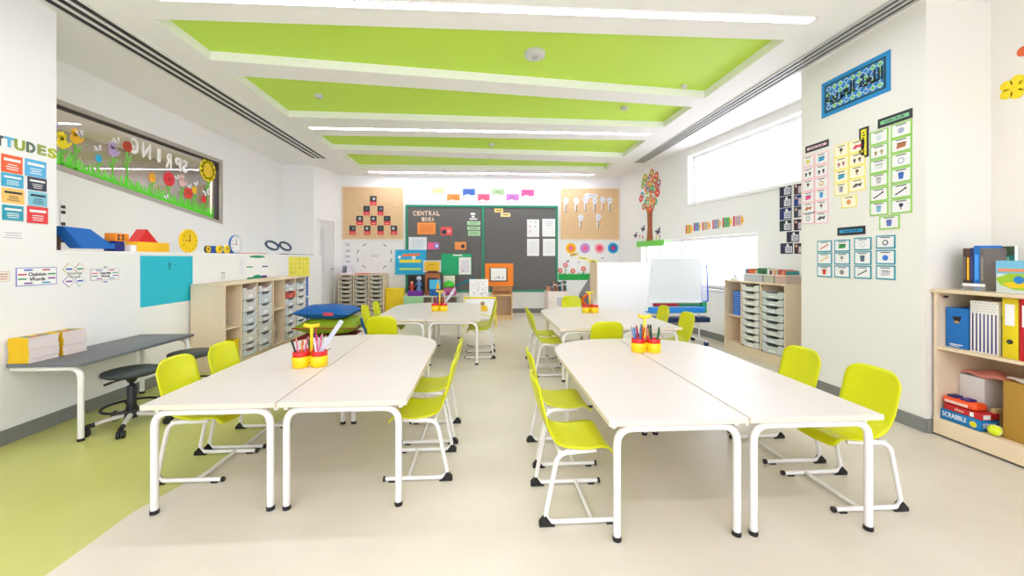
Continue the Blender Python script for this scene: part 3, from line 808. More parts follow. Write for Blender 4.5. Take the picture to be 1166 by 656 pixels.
def butterfly(px, py, pl, off, s, c, label, name='paper_butterfly', body=(60, 60, 70)):
    u, z = pl.hit(px, py); m = MB(); C_ = rgb(*c)
    for q in (-1, 1):
        m.prism([(0, -s * .1), (q * s * .9, s * .1), (q * s, s * .7), (q * s * .3, s * .4)], 0, .002, C_)
        m.prism([(0, 0), (q * s * .3, -s * .7), (q * s * .75, -s * .5), (q * s * .6, -s * .05)], 0, .002, C_)
    m.box(-s * .06, -s * .5, 0, s * .06, s * .45, .004, rgb(*body))
    m.obj(name, mat=pl.mat(u, z, off) @ Matrix.Rotation(.4, 4, 'Z'), label=label, cat='paper butterfly')
for px, py, lab in [(95, 151.5, 'white butterfly touching the golden hand flower'), (116, 168.5, 'white butterfly above the cyan tulip'), (137, 159.5, 'white butterfly above the lilac hand flower'), (205, 202, 'white butterfly beside the red round flower'), (219, 212, 'white butterfly above the red orange flower'), (226.5, 209, 'white butterfly above the golden flower'), (238, 219, 'larger white butterfly below the sunflower'), (193, 224, 'pale grey butterfly low in the grass')]:
    butterfly(px, py, GP, OFFG + .006, .04 if 'larger' not in lab else .07, (240, 240, 245), lab)
for ch, x0, x1, y0, y1 in [('G', 153.5, 162, 158, 177), ('N', 166.5, 176, 164, 182), ('I', 183.5, 187, 170, 186), ('R', 193, 200, 175, 193), ('P', 204, 210.5, 180, 196), ('S', 211.5, 217, 183, 198)]:
    u, z, w_, h_ = rect(GP, x0, y0, x1, y1); m = MB(); m.text(ch, h_ * 1.3, PAPER, 0, .003, mirror=True, bold=.006, fit=w_)
    m.obj('paper_letter', mat=GP.mat(u, z, OFFG), label='white mirrored paper letter %s of the word SPRING in the flower window' % ch, cat='letter')

# --- things on the ledge (top at LZ)
LZ = 1.31
def led(px, back=.0): return LW.hit(px, 290)[0] - 2.5, XL - back      # y, x on the ledge
def ledge_box(x0, x1, yt, name, label, cat, mat_, depth=.12, back=.03, extra=None, z0=LZ):
    pl = Plane((XL - back, -2.5), (XL - back, 8)); a, b = pl.hit(x0, 290)[0], pl.hit(x1, 290)[0]; zt = pl.hit((x0 + x1) / 2, yt)[1]
    m = MB(); w_ = b - a; h_ = max(.01, zt - z0)
    m.rbox(-w_ / 2, 0, -depth, w_ / 2, h_, 0, mat_, min(.004, h_ * .2))
    if extra: extra(m, w_, h_)
    return m.obj(name, mat=pl.mat((a + b) / 2, z0), label=label, cat=cat)
# long blue wedge (sloping upper face) and picture book behind it
pl = Plane((XL - .04, -2.5), (XL - .04, 8)); 
def lz(px, py): q_ = pl.hit(px, py); return (q_[0], max(q_[1], LZ))
A = [lz(72, 257.5), lz(103, 261), lz(125, 277), lz(131, 277.5), lz(131, 283.5), lz(94, 282.8)]
A = [(max(a[0], 5.585), a[1]) for a in A]; c0_ = A[-1]
m = MB(); m.prism([(a[0] - c0_[0], a[1] - LZ) for a in A], -.10, 0, M((14, 104, 196), .4)); m.obj('foam_wedge', mat=pl.mat(c0_[0], LZ), label='blue sloping wedge block on the ledge at the wall corner', cat='block')
m = MB(); m.box(0, 0, -.02, .26, .17, -.0, rgb(96, 74, 50)); m.prism([(.01, .01), (.24, .01), (.01, .15)], 0, .001, rgb(170, 140, 100)); m.disc(.05, .10, .022, .001, .002, rgb(190, 40, 30), 12); m.box(.12, .05, .001, .15, .12, .002, rgb(60, 110, 60))
m.obj('picture_book', mat=pl.mat(5.59, LZ, -.12), label='brown picture book behind the blue wedge on the ledge', cat='book')
ledge_box(131.5, 142, 275, 'foam_block', 'navy block below the orange dice block', 'block', rgb(20, 30, 120), .1, .05)
o_pl = Plane((XL - .055, -2.5), (XL - .055, 8)); a, b = o_pl.hit(131, 290)[0], o_pl.hit(147, 290)[0]; zz = o_pl.hit(139, 275)[1]; zt = o_pl.hit(139, 266)[1]
m = MB(); w_ = b - a; h_ = zt - zz; m.rbox(-w_ / 2, 0, -.09, w_ / 2, h_, 0, rgb(244, 140, 20), .004)
for i in range(2):
    for j in range(2): m.disc(-w_ * .25 + i * w_ * .3, h_ * .3 + j * h_ * .4, .012, 0, .0015, INK, 10)
m.obj('foam_block', mat=o_pl.mat((a + b) / 2, zz + .001), label='orange block with black dots resting on the navy block', cat='block')
ledge_box(149, 156, 279, 'foam_block', 'small white block beside the red triangle', 'block', PAPER, .08, .05)
ledge_box(157.5, 193, 276, 'foam_block', 'long yellow block under the red triangle', 'block', rgb(250, 196, 20), .12, .04)
r_pl = Plane((XL - .05, -2.5), (XL - .05, 8)); a, b = r_pl.hit(157.5, 290)[0], r_pl.hit(180, 290)[0]; zz = r_pl.hit(168, 276)[1]; zt = r_pl.hit(168, 261.5)[1]
m = MB(); m.prism([(-(b - a) / 2, 0), ((b - a) / 2, 0), (-(b - a) * .06, zt - zz)], -.1, 0, rgb(222, 24, 28)); m.obj('foam_triangle', mat=r_pl.mat((a + b) / 2, zz + .002), label='red triangular block standing on the yellow block', cat='block')
def clock(px, py, rpx, face, rim, label, back, tilt=0, numerals=True):
    p_ = Plane((XL - back, -2.5), (XL - back, 8)); u, z = p_.hit(px, py); r = abs(p_.hit(px + rpx, py)[0] - p_.hit(px - rpx, py)[0]) / 2
    zr = z - LZ
    r = min(r, max(zr, .03)) if zr > .02 else .05
    t = thing('teaching_clock', label, 'clock', mat=p_.mat(u, LZ + r + .001, 0) @ Matrix.Rotation(-.0, 4, 'X'))
    m = MB(); m.disc(0, 0, r, -.025, -.002, rim, 32); m.obj('rim', t)
    m = MB(); m.disc(0, 0, r * .93, -.002, .001, face, 32)
    for k in range(12):
        a = k * pi / 6; x, y = sin(a) * r * .76, cos(a) * r * .76
        if numerals and r > .1: m.text(str(k or 12), r * .24, INK if rim != YEL else rgb(150, 90, 10), .001, .0016, x, y)
        else: m.box(x - r * .05, y - r * .05, .001, x + r * .05, y + r * .05, .0016, INK)
    m.obj('dial', t)
    m = MB(); m.box(-.004, -.01, .002, .004, r * .55, .004, INK); m.obj('hour_hand', t)
    m = MB(); m.box(-r * .6, -.004, .0045, .01, .004, .006, rgb(200, 90, 20) if r > .1 else INK); m.obj('minute_hand', t)
    return t
clock(216, 274.5, 17.5, YEL, YEL, 'large yellow teaching clock standing on the ledge', .06)
clock(237.5, 284, 5, YEL, INK, 'small yellow clock beside the large yellow clock', .03)
clock(251, 284, 5, YEL, YEL, 'small yellow clock in the middle of three small ones', .03)
clock(259.5, 284, 5, YEL, rgb(240, 220, 60), 'small yellow clock touching the blue and white clock', .03)
clock(269, 278.5, 10, PAPER, BLUE, 'blue rimmed white teaching clock on the ledge', .1)
ledge_box(240, 265, 280.5, 'ruler_bar', 'long blue bar lying behind the small yellow clocks', 'block', rgb(24, 84, 170), .03, .16)
ledge_box(282, 293, 289, 'paper_pile', 'flat orange pile of paper beside the blue white clock', 'paper pile', rgb(226, 110, 50), .2, .03)
ledge_box(294, 304, 289.3, 'paper_pile', 'flat brown orange pile of paper before the dark rings', 'paper pile', rgb(196, 90, 50), .2, .03)
ledge_box(305, 318, 289.5, 'paper_pile', 'flat pale pile of paper under the dark rings', 'paper pile', rgb(220, 230, 236), .2, .03)
ledge_box(319, 330, 289, 'book', 'flat navy book under the second dark ring', 'book', rgb(40, 50, 90), .2, .03)
for cx_, lab in ((310, 'dark blue grey ring standing on the pale paper pile'), (325, 'dark blue grey ring standing on the navy book')):
    p_ = Plane((XL - .12, -2.5), (XL - .12, 8)); u, z = p_.hit(cx_, 286); m = MB()
    m.tube([(.17 * cos(k * pi / 12), .075 * sin(k * pi / 12), 0) for k in range(24)], .018, rgb(62, 84, 108), 8, closed=True)
    m.obj('plastic_ring', mat=p_.mat(u, LZ + .14) @ Matrix.Rotation(-.5, 4, 'X'), label=lab, cat='ring')
ledge_box(338, 349, 291, 'paper_pile', 'flat purple grey folder pile at the end of the ledge', 'paper pile', rgb(96, 84, 120), .2, .03)
ledge_box(349.5, 358, 291, 'paper_pile', 'flat reddish folder pile at the very end of the ledge', 'paper pile', rgb(186, 120, 110), .2, .03)
m = MB(); m.box(0, 0, 0, .05, .42, .003, PAPER)
for k, y in enumerate((.36, .31, .2, .12, .04)): m.box(.005, y, .003, .045, y + .03, .004, INK if k != 3 else rgb(40, 90, 60))
m.obj('paper_strip', mat=UP.mat(UP.hit(68, 260)[0], UP.hit(68, 281)[1], .003), label='narrow vertical strip of black and white pictures beside the blue wedge', cat='paper')

# ================================================================== back wall
PBR = BK
# pinboards
def cork(px, lab):
    u, z, w_, h_ = rect(BK, *px); t = thing('pinboard', lab, 'pinboard', mat=BK.mat(u, z, .001))
    m = MB(); m.box(-w_ / 2, -h_ / 2, 0, w_ / 2, h_ / 2, .012, CORK); m.obj('board', t)
    m = MB()
    for a in ((-w_ / 2 - .02, -h_ / 2 - .02, w_ / 2 + .02, -h_ / 2), (-w_ / 2 - .02, h_ / 2, w_ / 2 + .02, h_ / 2 + .02), (-w_ / 2 - .02, -h_ / 2, -w_ / 2, h_ / 2), (w_ / 2, -h_ / 2, w_ / 2 + .02, h_ / 2)): m.box(a[0], a[1], 0, a[2], a[3], .018, rgb(236, 224, 204))
    m.obj('frame', t)
cork((390.5, 213.5, 459, 272), 'tan pinboard with a pyramid of red captioned photos')
cork((638.5, 215, 704.5, 272.5), 'tan pinboard with white paper cutouts')
# chalkboard-like grey boards in a green frame
GRF = rgb(24, 140, 104, rough=.45); SLATE = M((104, 102, 100), .75, var=.03, scale=20)
u, z, w_, h_ = rect(BK, 462, 234, 635, 332.5); CBU, CBZ = u, z
t = thing('display_board', 'wide dark grey display board with green frame on the back wall', 'display board', mat=BK.mat(u, z, .001))
ux = BK.hit(550, 300)[0] - u; f = .045
m = MB(); m.box(-w_ / 2, -h_ / 2, 0, w_ / 2, h_ / 2, .015, SLATE); m.obj('panel', t)
for a in ((-w_ / 2, -h_ / 2, w_ / 2, -h_ / 2 + f), (-w_ / 2, h_ / 2 - f, w_ / 2, h_ / 2), (-w_ / 2, -h_ / 2 + f, -w_ / 2 + f, h_ / 2 - f), (w_ / 2 - f, -h_ / 2 + f, w_ / 2, h_ / 2 - f), (ux - f * .6, -h_ / 2 + f, ux + f * .6, h_ / 2 - f)):
    m = MB(); m.box(a[0], a[1], 0.001, a[2], a[3], .03, GRF); m.obj('frame_strip', t)
OB = .018    # on board offset
# banner cards above the board
for px, c, lab in [((491.5, 214, 506, 223), (226, 230, 150), 'pale yellow'), ((509, 221, 523.6, 231), (246, 140, 60), 'orange'), ((527, 215, 541, 225), (56, 100, 176), 'blue'), ((544, 221, 557.6, 231), (238, 90, 120), 'coral pink'), ((560, 215, 574.5, 225), (160, 184, 140), 'sage green'), ((576.5, 221, 591, 231), (190, 120, 186), 'purple'), ((593.6, 216, 608, 226), (234, 80, 140), 'bright pink')]:
    card(BK, px, 'banner_card', lab + ' card with a white wave above the grey board', 'card', rgb(*c), art=combo(a_lines(2, rgb(*[int(v * .6) for v in c]), .6, .0, .6), lambda m, w, h, z_: m.prism([(-w * .48, -h * .45), (w * .48, -h * .45), (w * .48, -h * .2), (w * .2, -h * .28), (-w * .1, -h * .12), (-w * .48, -h * .3)], z_, z_ + .0007, PAPER)))
def small_letters(word, xa, xb, ya, yb, of, c=(235, 205, 180)):
    n = len(word); st = (xb - xa) / n; seen = {}
    for i, ch in enumerate(word):
        u, z, w_, h_ = rect(BK, xa + st * i, ya, xa + st * (i + 1), yb); m = MB(); m.text(ch, h_ * 1.3, rgb(*c), 0, .004, bold=.004, fit=w_ * .82)
        seen[ch] = seen.get(ch, 0) + 1
        m.obj('cutout_letter', mat=BK.mat(u, z, OB), label='%s%s cutout letter %s of the word %s on the grey board' % ('second ' if seen[ch] > 1 else '', of, ch, word), cat='letter')
small_letters('CENTRAL', 470, 501, 240.5, 246, 'peach')
small_letters('IDEA', 480, 495, 247.8, 252.5, 'peach')
card(BK, (475.5, 253.5, 496, 267), 'orange_sheet', 'orange text sheet below the word IDEA', 'paper', rgb(250, 150, 70), art=a_lines(6, rgb(210, 110, 40), .8), off=OB)
card(BK, (502, 258.5, 515, 268), 'picture_card', 'red picture card beside the orange text sheet', 'card', rgb(236, 84, 84), art=lambda m, w, h, z_: (m.disc(-w * .2, -h * .1, h * .3, z_, z_ + .001, INK, 14), m.disc(w * .2, 0, h * .25, z_, z_ + .001, rgb(244, 150, 140), 14), m.disc(w * .05, h * .55, h * .14, 0, .002, rgb(110, 130, 110), 10)), off=OB)
card(BK, (487, 276, 500, 284), 'picture_card', 'pink and lilac picture card below the orange text sheet', 'card', rgb(240, 96, 140), art=lambda m, w, h, z_: (m.box(w * .1, -h * .4, z_, w * .48, h * .4, z_ + .001, rgb(130, 130, 220)), m.disc(w * .3, 0, h * .2, z_ + .001, z_ + .002, PAPER, 12)), off=OB)
card(BK, (518, 275.5, 531, 284.5), 'picture_card', 'orange picture card with a dark dot above the green sheet', 'card', rgb(246, 150, 84), art=lambda m, w, h, z_: m.disc(w * .2, -h * .05, h * .25, z_, z_ + .001, INK, 14), off=OB)
card(BK, (465.5, 270, 486, 285), 'text_sheet', 'white sheet on the board above the cyan poster', 'paper', rgb(226, 232, 238), art=a_lines(7, rgb(196, 204, 214), .8), off=OB)
for px, lab in [((536, 242.5, 541, 245), 'topmost tiny white word strip'), ((537, 246, 540.5, 248), 'middle tiny white word strip'), ((534.5, 248.8, 543.5, 250.4), 'long tiny white word strip')]:
    card(BK, px, 'word_strip', lab + ' above the pale green cards', 'card', PAPER, off=OB)
for px, lab in [((532, 252, 547, 256.6), 'uppermost'), ((532, 258, 547, 262), 'middle'), ((533, 263, 547, 268.6), 'lowest and tallest')]:
    card(BK, px, 'word_strip', lab + ' of three pale green cards on the grey board', 'card', rgb(176, 214, 170), art=a_lines(2, rgb(110, 150, 110), .8), off=OB)
card(BK, (563, 237.5, 573, 242), 'word_strip', 'gold word strip, upper one on the wider grey panel', 'card', rgb(244, 208, 130), art=a_lines(1, rgb(150, 110, 40), .7), off=OB)
card(BK, (570, 242.6, 581, 247), 'word_strip', 'gold word strip, lower one on the wider grey panel', 'card', rgb(248, 220, 160), art=a_lines(1, rgb(150, 110, 40), .7), off=OB)
card(BK, (600, 250, 613.8, 270), 'text_sheet', 'white sheet with pink and blue spots on the grey board', 'paper', PAPER, art=lambda m, w, h, z_: [m.disc(x * w, y * h, .016, z_, z_ + .001, rgb(*c), 10) for x, y, c in ((-.25, .1, (230, 120, 140)), (-.25, -.2, (210, 60, 100)), (.2, .1, (120, 140, 200)), (.2, .35, (120, 160, 180)), (-.2, .35, (160, 190, 120)))], off=OB)
card(BK, (617.3, 249.3, 632, 269.5), 'text_sheet', 'blank white sheet at the upper corner of the board', 'paper', PAPER, art=a_lines(3, rgb(200, 200, 205), .7, .2, .8), off=OB)
card(BK, (600, 272, 613.8, 291.5), 'text_sheet', 'white sheet under the spotted sheet', 'paper', PAPER, art=a_lines(9, rgb(215, 215, 220), .8), off=OB)
card(BK, (618, 272, 632, 291.5), 'text_sheet', 'white sheet under the blank corner sheet', 'paper', PAPER, art=a_lines(9, rgb(220, 220, 225), .8), off=OB)
# photos pyramid
rows = [[(421.5, 429)], [(414, 421.3), (430, 436.8)], [(406, 413.6), (422, 429), (437.3, 444.8)], [(398, 405.3), (414.7, 422), (430, 437), (445, 452.4)]]
ry = [(223.3, 234), (234.6, 245.4), (246, 256.4), (257, 267.5)]
rn = ['top', 'second', 'third', 'bottom']
for i, r_ in enumerate(rows):
    for j, (a, b) in enumerate(r_):
        def art(m, w, h, z_, i=i, j=j):
            rr = random.Random(i * 5 + j)
            m.box(-w / 2, -h / 2, z_, w / 2, -h * .08, z_ + .001, rgb(226, 64, 68))
            m.disc(rr.uniform(-.02, .02), h * .2, w * .22, z_, z_ + .001, rgb(*rr.choice([(120, 130, 140), (150, 140, 130), (90, 96, 104), (200, 200, 205)])), 12)
            m.box(-w * .3, -h * .35, z_ + .001, w * .3, -h * .3, z_ + .0015, rgb(250, 200, 200))
        card(BK, (a, ry[i][0], b, ry[i][1]), 'photo_card', 'dark photo with red caption, %s of the %s pyramid row counted from the door' % (ORD[j], rn[i]), 'photo', rgb(48, 52, 58), art=art, off=.014)
# ring of navy dashes on the wall
u0, z0_ = BK.hit(426.5, 291.5); k_ = BK.hit(427.5, 291.5)[0] - u0
for k in range(10):
    a = k * 2 * pi / 10 + .3; x, y = 20 * cos(a) * k_, 15.5 * sin(a) * k_
    if k % 5 == 2: continue
    m = MB(); m.box(-.045, -.008, 0, .045, .008, .003, rgb(50, 56, 110)); m.obj('paper_strip', mat=BK.mat(u0 + x, z0_ + y, .001) @ Matrix.Rotation(a + pi / 2, 4, 'Z'), label='navy paper strip of the ring above the small tray cabinet, at %s' % ['the door side high', 'top', '', 'upper bend', 'far side', 'low far side', 'lower bend', '', 'bottom', 'window side'][k], cat='paper strip')
m = MB(); m.disc(0, 0, 15 * k_, 0, .002, rgb(238, 238, 236), 40, ry=13 * k_); m.lines(-.1, .1, -.03, .03, 2, rgb(180, 180, 190), .003); m.obj('round_chart', mat=BK.mat(u0, z0_, .0), label='pale round chart inside the ring of navy strips', cat='poster')
for k, (y0, y1) in enumerate([(276, 281), (283.5, 288), (290, 294.5), (296, 299.5), (301, 309)]):
    card(BK, (391.5 + (k % 2), y0, 400, y1), 'text_sheet', '%s small white paper from the top in the column beside the door corner' % ORD[k], 'paper', rgb(236, 236, 240), art=a_lines(2, rgb(110, 110, 130), .7))
# white cutouts on the second pinboard: a head on a stem each
for k, (x, y) in enumerate([(644, 232), (656, 232), (666.5, 231), (677, 232), (686, 231), (694, 231.5), (661, 251), (681, 250.5)]):
    u, z = BK.hit(x, y); m = MB()
    m.prism([(-.05, .02), (-.075, .09), (-.03, .13), (.0, .15), (.03, .13), (.075, .09), (.05, .02), (.02, -.02), (-.02, -.02)], 0, .003, rgb(226, 226, 234))
    m.disc(0, .06, .035, .003, .0045, rgb(240, 240, 246), 12); m.box(-.03, .055, .0045, .03, .065, .005, rgb(120, 120, 140))
    m.box(-.03, -.17, 0, -.005, -.0, .0025, rgb(246, 246, 248)); m.box(-.005, -.2, 0, .012, 0, .0028, rgb(90, 92, 116) if k != 4 else rgb(200, 80, 80))
    m.obj('paper_cutout', mat=BK.mat(u, z, .014), label=('%s white flower-like cutout from the green frame in the upper row' % ORD[k]) if k < 6 else ['lower white cutout nearer the green frame', 'lower white cutout nearer the corner'][k - 6], cat='paper cutout')
u, z = BK.hit(673, 223); m = MB(); m.disc(-.08, 0, .09, 0, .003, rgb(232, 232, 240), 14, ry=.06); m.disc(.06, .0, .1, 0, .0032, rgb(232, 232, 240), 14, ry=.04); m.lines(-.1, .12, -.02, .02, 1, rgb(130, 130, 150), .0045)
m.obj('paper_cloud', mat=BK.mat(u, z, .014), label='white cloud shaped title above the paper cutouts', cat='paper cutout')
# rosettes
for x, y, r, cs, lab in [(650, 282.7, .125, ((250, 190, 20), (246, 150, 40), (236, 110, 160)), 'orange and pink paper rosette beside the green frame'), (666, 282.7, .12, ((190, 150, 210), (220, 120, 180), (230, 90, 150)), 'lilac and pink paper rosette'), (682.5, 282.7, .12, ((250, 180, 190), (244, 110, 140), (236, 70, 100)), 'rose pink paper rosette'), (698, 282.5, .13, ((40, 170, 214), (60, 100, 180), (200, 60, 120)), 'blue paper rosette closest to the corner')]:
    u, z = BK.hit(x, y); m = MB()
    for k, c in enumerate(cs):
        R_ = r * (1 - .33 * k); m.prism([(R_ * (1 if q % 2 else .93) * cos(q * pi / 16), R_ * (1 if q % 2 else .93) * sin(q * pi / 16)) for q in range(32)], .004 * k, .004 * k + .008, rgb(*c))
    m.obj('paper_rosette', mat=BK.mat(u, z, .002), label=lab, cat='rosette')
for px, c, lab, tl in [((649, 288.5, 658, 291.5), (226, 190, 90), 'gold name strip below the orange rosette', .25), ((658, 292.5, 670, 296), (240, 236, 140), 'pale yellow strip sloping below the lilac rosette', -.15), ((670, 295.5, 681, 300.5), (240, 232, 120), 'yellow strip beside the partition top', -.1)]:
    card(BK, px, 'word_strip', lab, 'card', rgb(*c), art=a_lines(1, rgb(120, 110, 60), .6), tilt=tl)
# paper flower border
u0, z0_, w_, h_ = rect(BK, 635.8, 312.5, 680, 319)
m = MB(); m.box(-w_ / 2, -h_ / 2, 0, w_ / 2, h_ / 2, .002, rgb(20, 170, 70))
for k in range(22):
    x = -w_ / 2 + (k + .5) * w_ / 22; m.prism([(x - .018, h_ * .45), (x + .018, h_ * .45), (x + random.uniform(-.015, .015), h_ * .5 + random.uniform(.02, .07))], 0, .002, rgb(20, 170, 70))
m.obj('paper_grass', mat=BK.mat(u0, z0_, .002), label='green paper grass border on the back wall below the rosettes', cat='paper grass')
for k, (x, y) in enumerate([(637.8, 308), (643.8, 302), (652.3, 308.5), (664.3, 306), (674.3, 309.5)]):
    u, z = BK.hit(x, y); t = thing('paper_flower', '%s red paper flower from the green frame in the grass border' % ORD[k], 'paper flower', mat=BK.mat(u, z, .003))
    m = MB(); m.disc(0, 0, .055, .002, .005, rgb(226, 70, 64), 14); m.disc(0, 0, .028, .005, .006, rgb(250, 226, 220), 12); m.disc(0, 0, .014, .006, .007, rgb(210, 60, 50), 10); m.obj('flower_head', t)
    L = z - (z0_ + h_ * .4); m = MB(); m.box(-.008, -L, 0, .008, 0, .002, rgb(60, 170, 80)); m.prism([(0, -L * .6), (.05, -L * .3), (.02, -L * .55)], 0, .0022, rgb(60, 170, 80)); m.obj('stem', t)
butterfly(646.5, 297.5, BK, .003, .035, (90, 80, 100), 'tiny dark butterfly above the second red flower')
butterfly(659, 298.5, BK, .003, .03, (200, 170, 210), 'tiny lilac butterfly between the yellow strips')
butterfly(686, 294, BK, .003, .03, (190, 150, 200), 'tiny lilac butterfly under the rose pink rosette')

# ================================================================== window wall decorations
# tree sticker with rings for leaves
u, zb = RW.hit(740, 276); _, zt = RW.hit(740, 242); _, zc = RW.hit(740, 197)
t = thing('wall_tree', 'colourful tree sticker with brown trunk and ring leaves beside the windows', 'wall sticker', mat=RW.mat(u, zb, .001))
m = MB(); th_ = zt - zb; m.prism([(-.12, 0), (.12, 0), (.09, th_ * .5), (.1, th_), (.2, th_ + .14), (.1, th_ + .1), (.04, th_ + .2), (-.04, th_ + .1), (-.18, th_ + .16), (-.1, th_), (-.08, th_ * .5)], .001, .003, rgb(166, 92, 52)); m.obj('trunk', t)
rr = random.Random(4); TC = [(232, 70, 50), (60, 140, 210), (240, 180, 40), (90, 190, 110), (236, 120, 50), (70, 190, 200), (220, 60, 90), (150, 200, 70)]
ctr = th_ + .42; n_ = 0
for k in range(60):
    a = rr.uniform(0, 2 * pi); q = sqrt(rr.random()); x = q * cos(a) * .36; y = ctr + q * sin(a) * .38; r = rr.uniform(.05, .085); zz = .003 + .0006 * (k % 6)
    if y > CZ - zb - .08: continue
    cc = TC[rr.randrange(5)] if y < ctr else TC[rr.randrange(len(TC))]
    m = MB(); m.disc(x, y, r, zz, zz + .001, rgb(*cc), 14); m.disc(x, y, r * .62, zz + .001, zz + .0014, rgb(*TC[(k + 3) % 8]), 12); m.disc(x, y, r * .3, zz + .0014, zz + .0018, rgb(250, 230, 190), 10); m.obj('ring_leaf', t)
u, z, w_, h_ = rect(RW, 725, 274.5, 756.5, 280)
m = MB(); m.box(-w_ / 2, -h_ / 2 - .01, 0, w_ / 2, h_ / 2, .002, rgb(120, 214, 90))
for k in range(14): x = -w_ / 2 + (k + .5) * w_ / 14; m.prism([(x - .02, h_ * .45), (x + .02, h_ * .45), (x, h_ * .5 + rr.uniform(.02, .06))], 0, .002, rgb(120, 214, 90))
m.obj('paper_grass', mat=RW.mat(u, z, .0045), label='light green paper grass under the tree sticker', cat='paper grass')
for x, y, c, lab in [(728.5, 269, (220, 140, 60), 'small orange flower beside the tree trunk foot, wall corner side'), (732, 270, (230, 110, 70), 'tiny coral flower touching the tree trunk foot'), (747.5, 270, (244, 200, 60), 'small yellow flower on the window side of the trunk'), (751.5, 269, (200, 170, 190), 'small lilac flower at the window end of the light grass')]:
    u, z = RW.hit(x, y); m = MB(); m.disc(0, 0, .028, 0, .002, rgb(*c), 10); m.box(-.005, -.1, 0, .005, 0, .001, rgb(110, 190, 90)); m.obj('paper_flower', mat=RW.mat(u, z, .003), label=lab, cat='paper flower')
butterfly(724, 268, RW, .003, .08, (90, 70, 110), 'dark purple butterfly low beside the tree sticker')
butterfly(732.5, 260.5, RW, .003, .08, (80, 80, 110), 'dark butterfly above the low one beside the trunk')
butterfly(749.5, 263.5, RW, .003, .09, (80, 70, 100), 'dark butterfly on the window side of the trunk')
# pencil shaped cards
for k, (px, c, lab) in enumerate([((781, 256, 788.8, 266), (246, 200, 60), 'yellow'), ((790, 253.5, 798, 263), (110, 160, 210), 'blue'), ((799.7, 252.5, 809, 262), (226, 200, 170), 'peach'), ((811.5, 249.8, 821, 260.5), (170, 180, 200), 'grey blue'), ((823, 247.5, 833.4, 258.7), (90, 190, 110), 'green'), ((835, 245.5, 847, 257), (230, 190, 190), 'pale pink')]):
    u, z, w_, h_ = rect(RW, *px); m = MB()
    m.box(-w_ / 2, -h_ / 2, 0, -w_ * .34, h_ / 2, .003, rgb(210, 50, 80)); m.box(-w_ * .34, -h_ / 2, 0, w_ * .28, h_ / 2, .003, rgb(*c)); m.prism([(w_ * .28, -h_ / 2), (w_ * .5, -h_ * .12), (w_ * .5, h_ * .12), (w_ * .28, h_ / 2)], 0, .003, rgb(246, 190, 50))
    m.lines(-w_ * .28, w_ * .2, -h_ * .4, h_ * .4, 4, rgb(110, 110, 130), .0038)
    m.obj('pencil_card', mat=RW.mat(u, z, .001), label='%s pencil shaped card in the row under the high window' % lab, cat='card')
# black calendar cards
BC = [((888, 210, 901.4, 223), 'first'), ((888, 223.6, 901.4, 236.3), 'second'), ((888, 237, 901.6, 250.2), 'third'), ((888, 251, 901.4, 263.2), 'fourth'), ((896, 263.8, 910, 275.7), 'fifth, set off centre,'), ((889, 277, 903, 289), 'sixth and lowest')]
cols = [(40, 42, 66), (50, 46, 70), (34, 50, 110), (30, 50, 60), (40, 36, 60), (44, 44, 70)]
for k, (px, lab) in enumerate(BC):
    card(RW, px, 'month_card', '%s black card from the top in the column away from the pillar' % lab, 'card', rgb(*cols[k]), art=lambda m, w, h, z_: (m.box(-w * .1, -h * .4, z_, w * .45, h * .2, z_ + .0007, rgb(214, 216, 230)), m.disc(w * .1, h * .3, h * .13, z_, z_ + .001, PAPER, 10), m.lines(-.0, w * .4, -h * .3, .1 * h, 3, INK, z_ + .0012)))
for k, (y0, y1) in enumerate([(208, 221), (221.6, 234.4), (235, 247.5), (249.5, 262), (277, 289)]):
    card(RW, (904.3 if k < 4 else 904.8, y0, 917, y1), 'month_card', '%s black card from the top, partly hidden by the pillar' % ORD[k], 'card', rgb(*[(70, 44, 60), (34, 60, 130), (60, 60, 66), (60, 34, 50), (70, 40, 50)][k]), art=lambda m, w, h, z_: (m.box(-w * .1, -h * .4, z_, w * .45, h * .2, z_ + .0007, rgb(200, 190, 200)), m.disc(-w * .3, h * .25, h * .12, z_, z_ + .001, rgb(230, 180, 170), 10)))

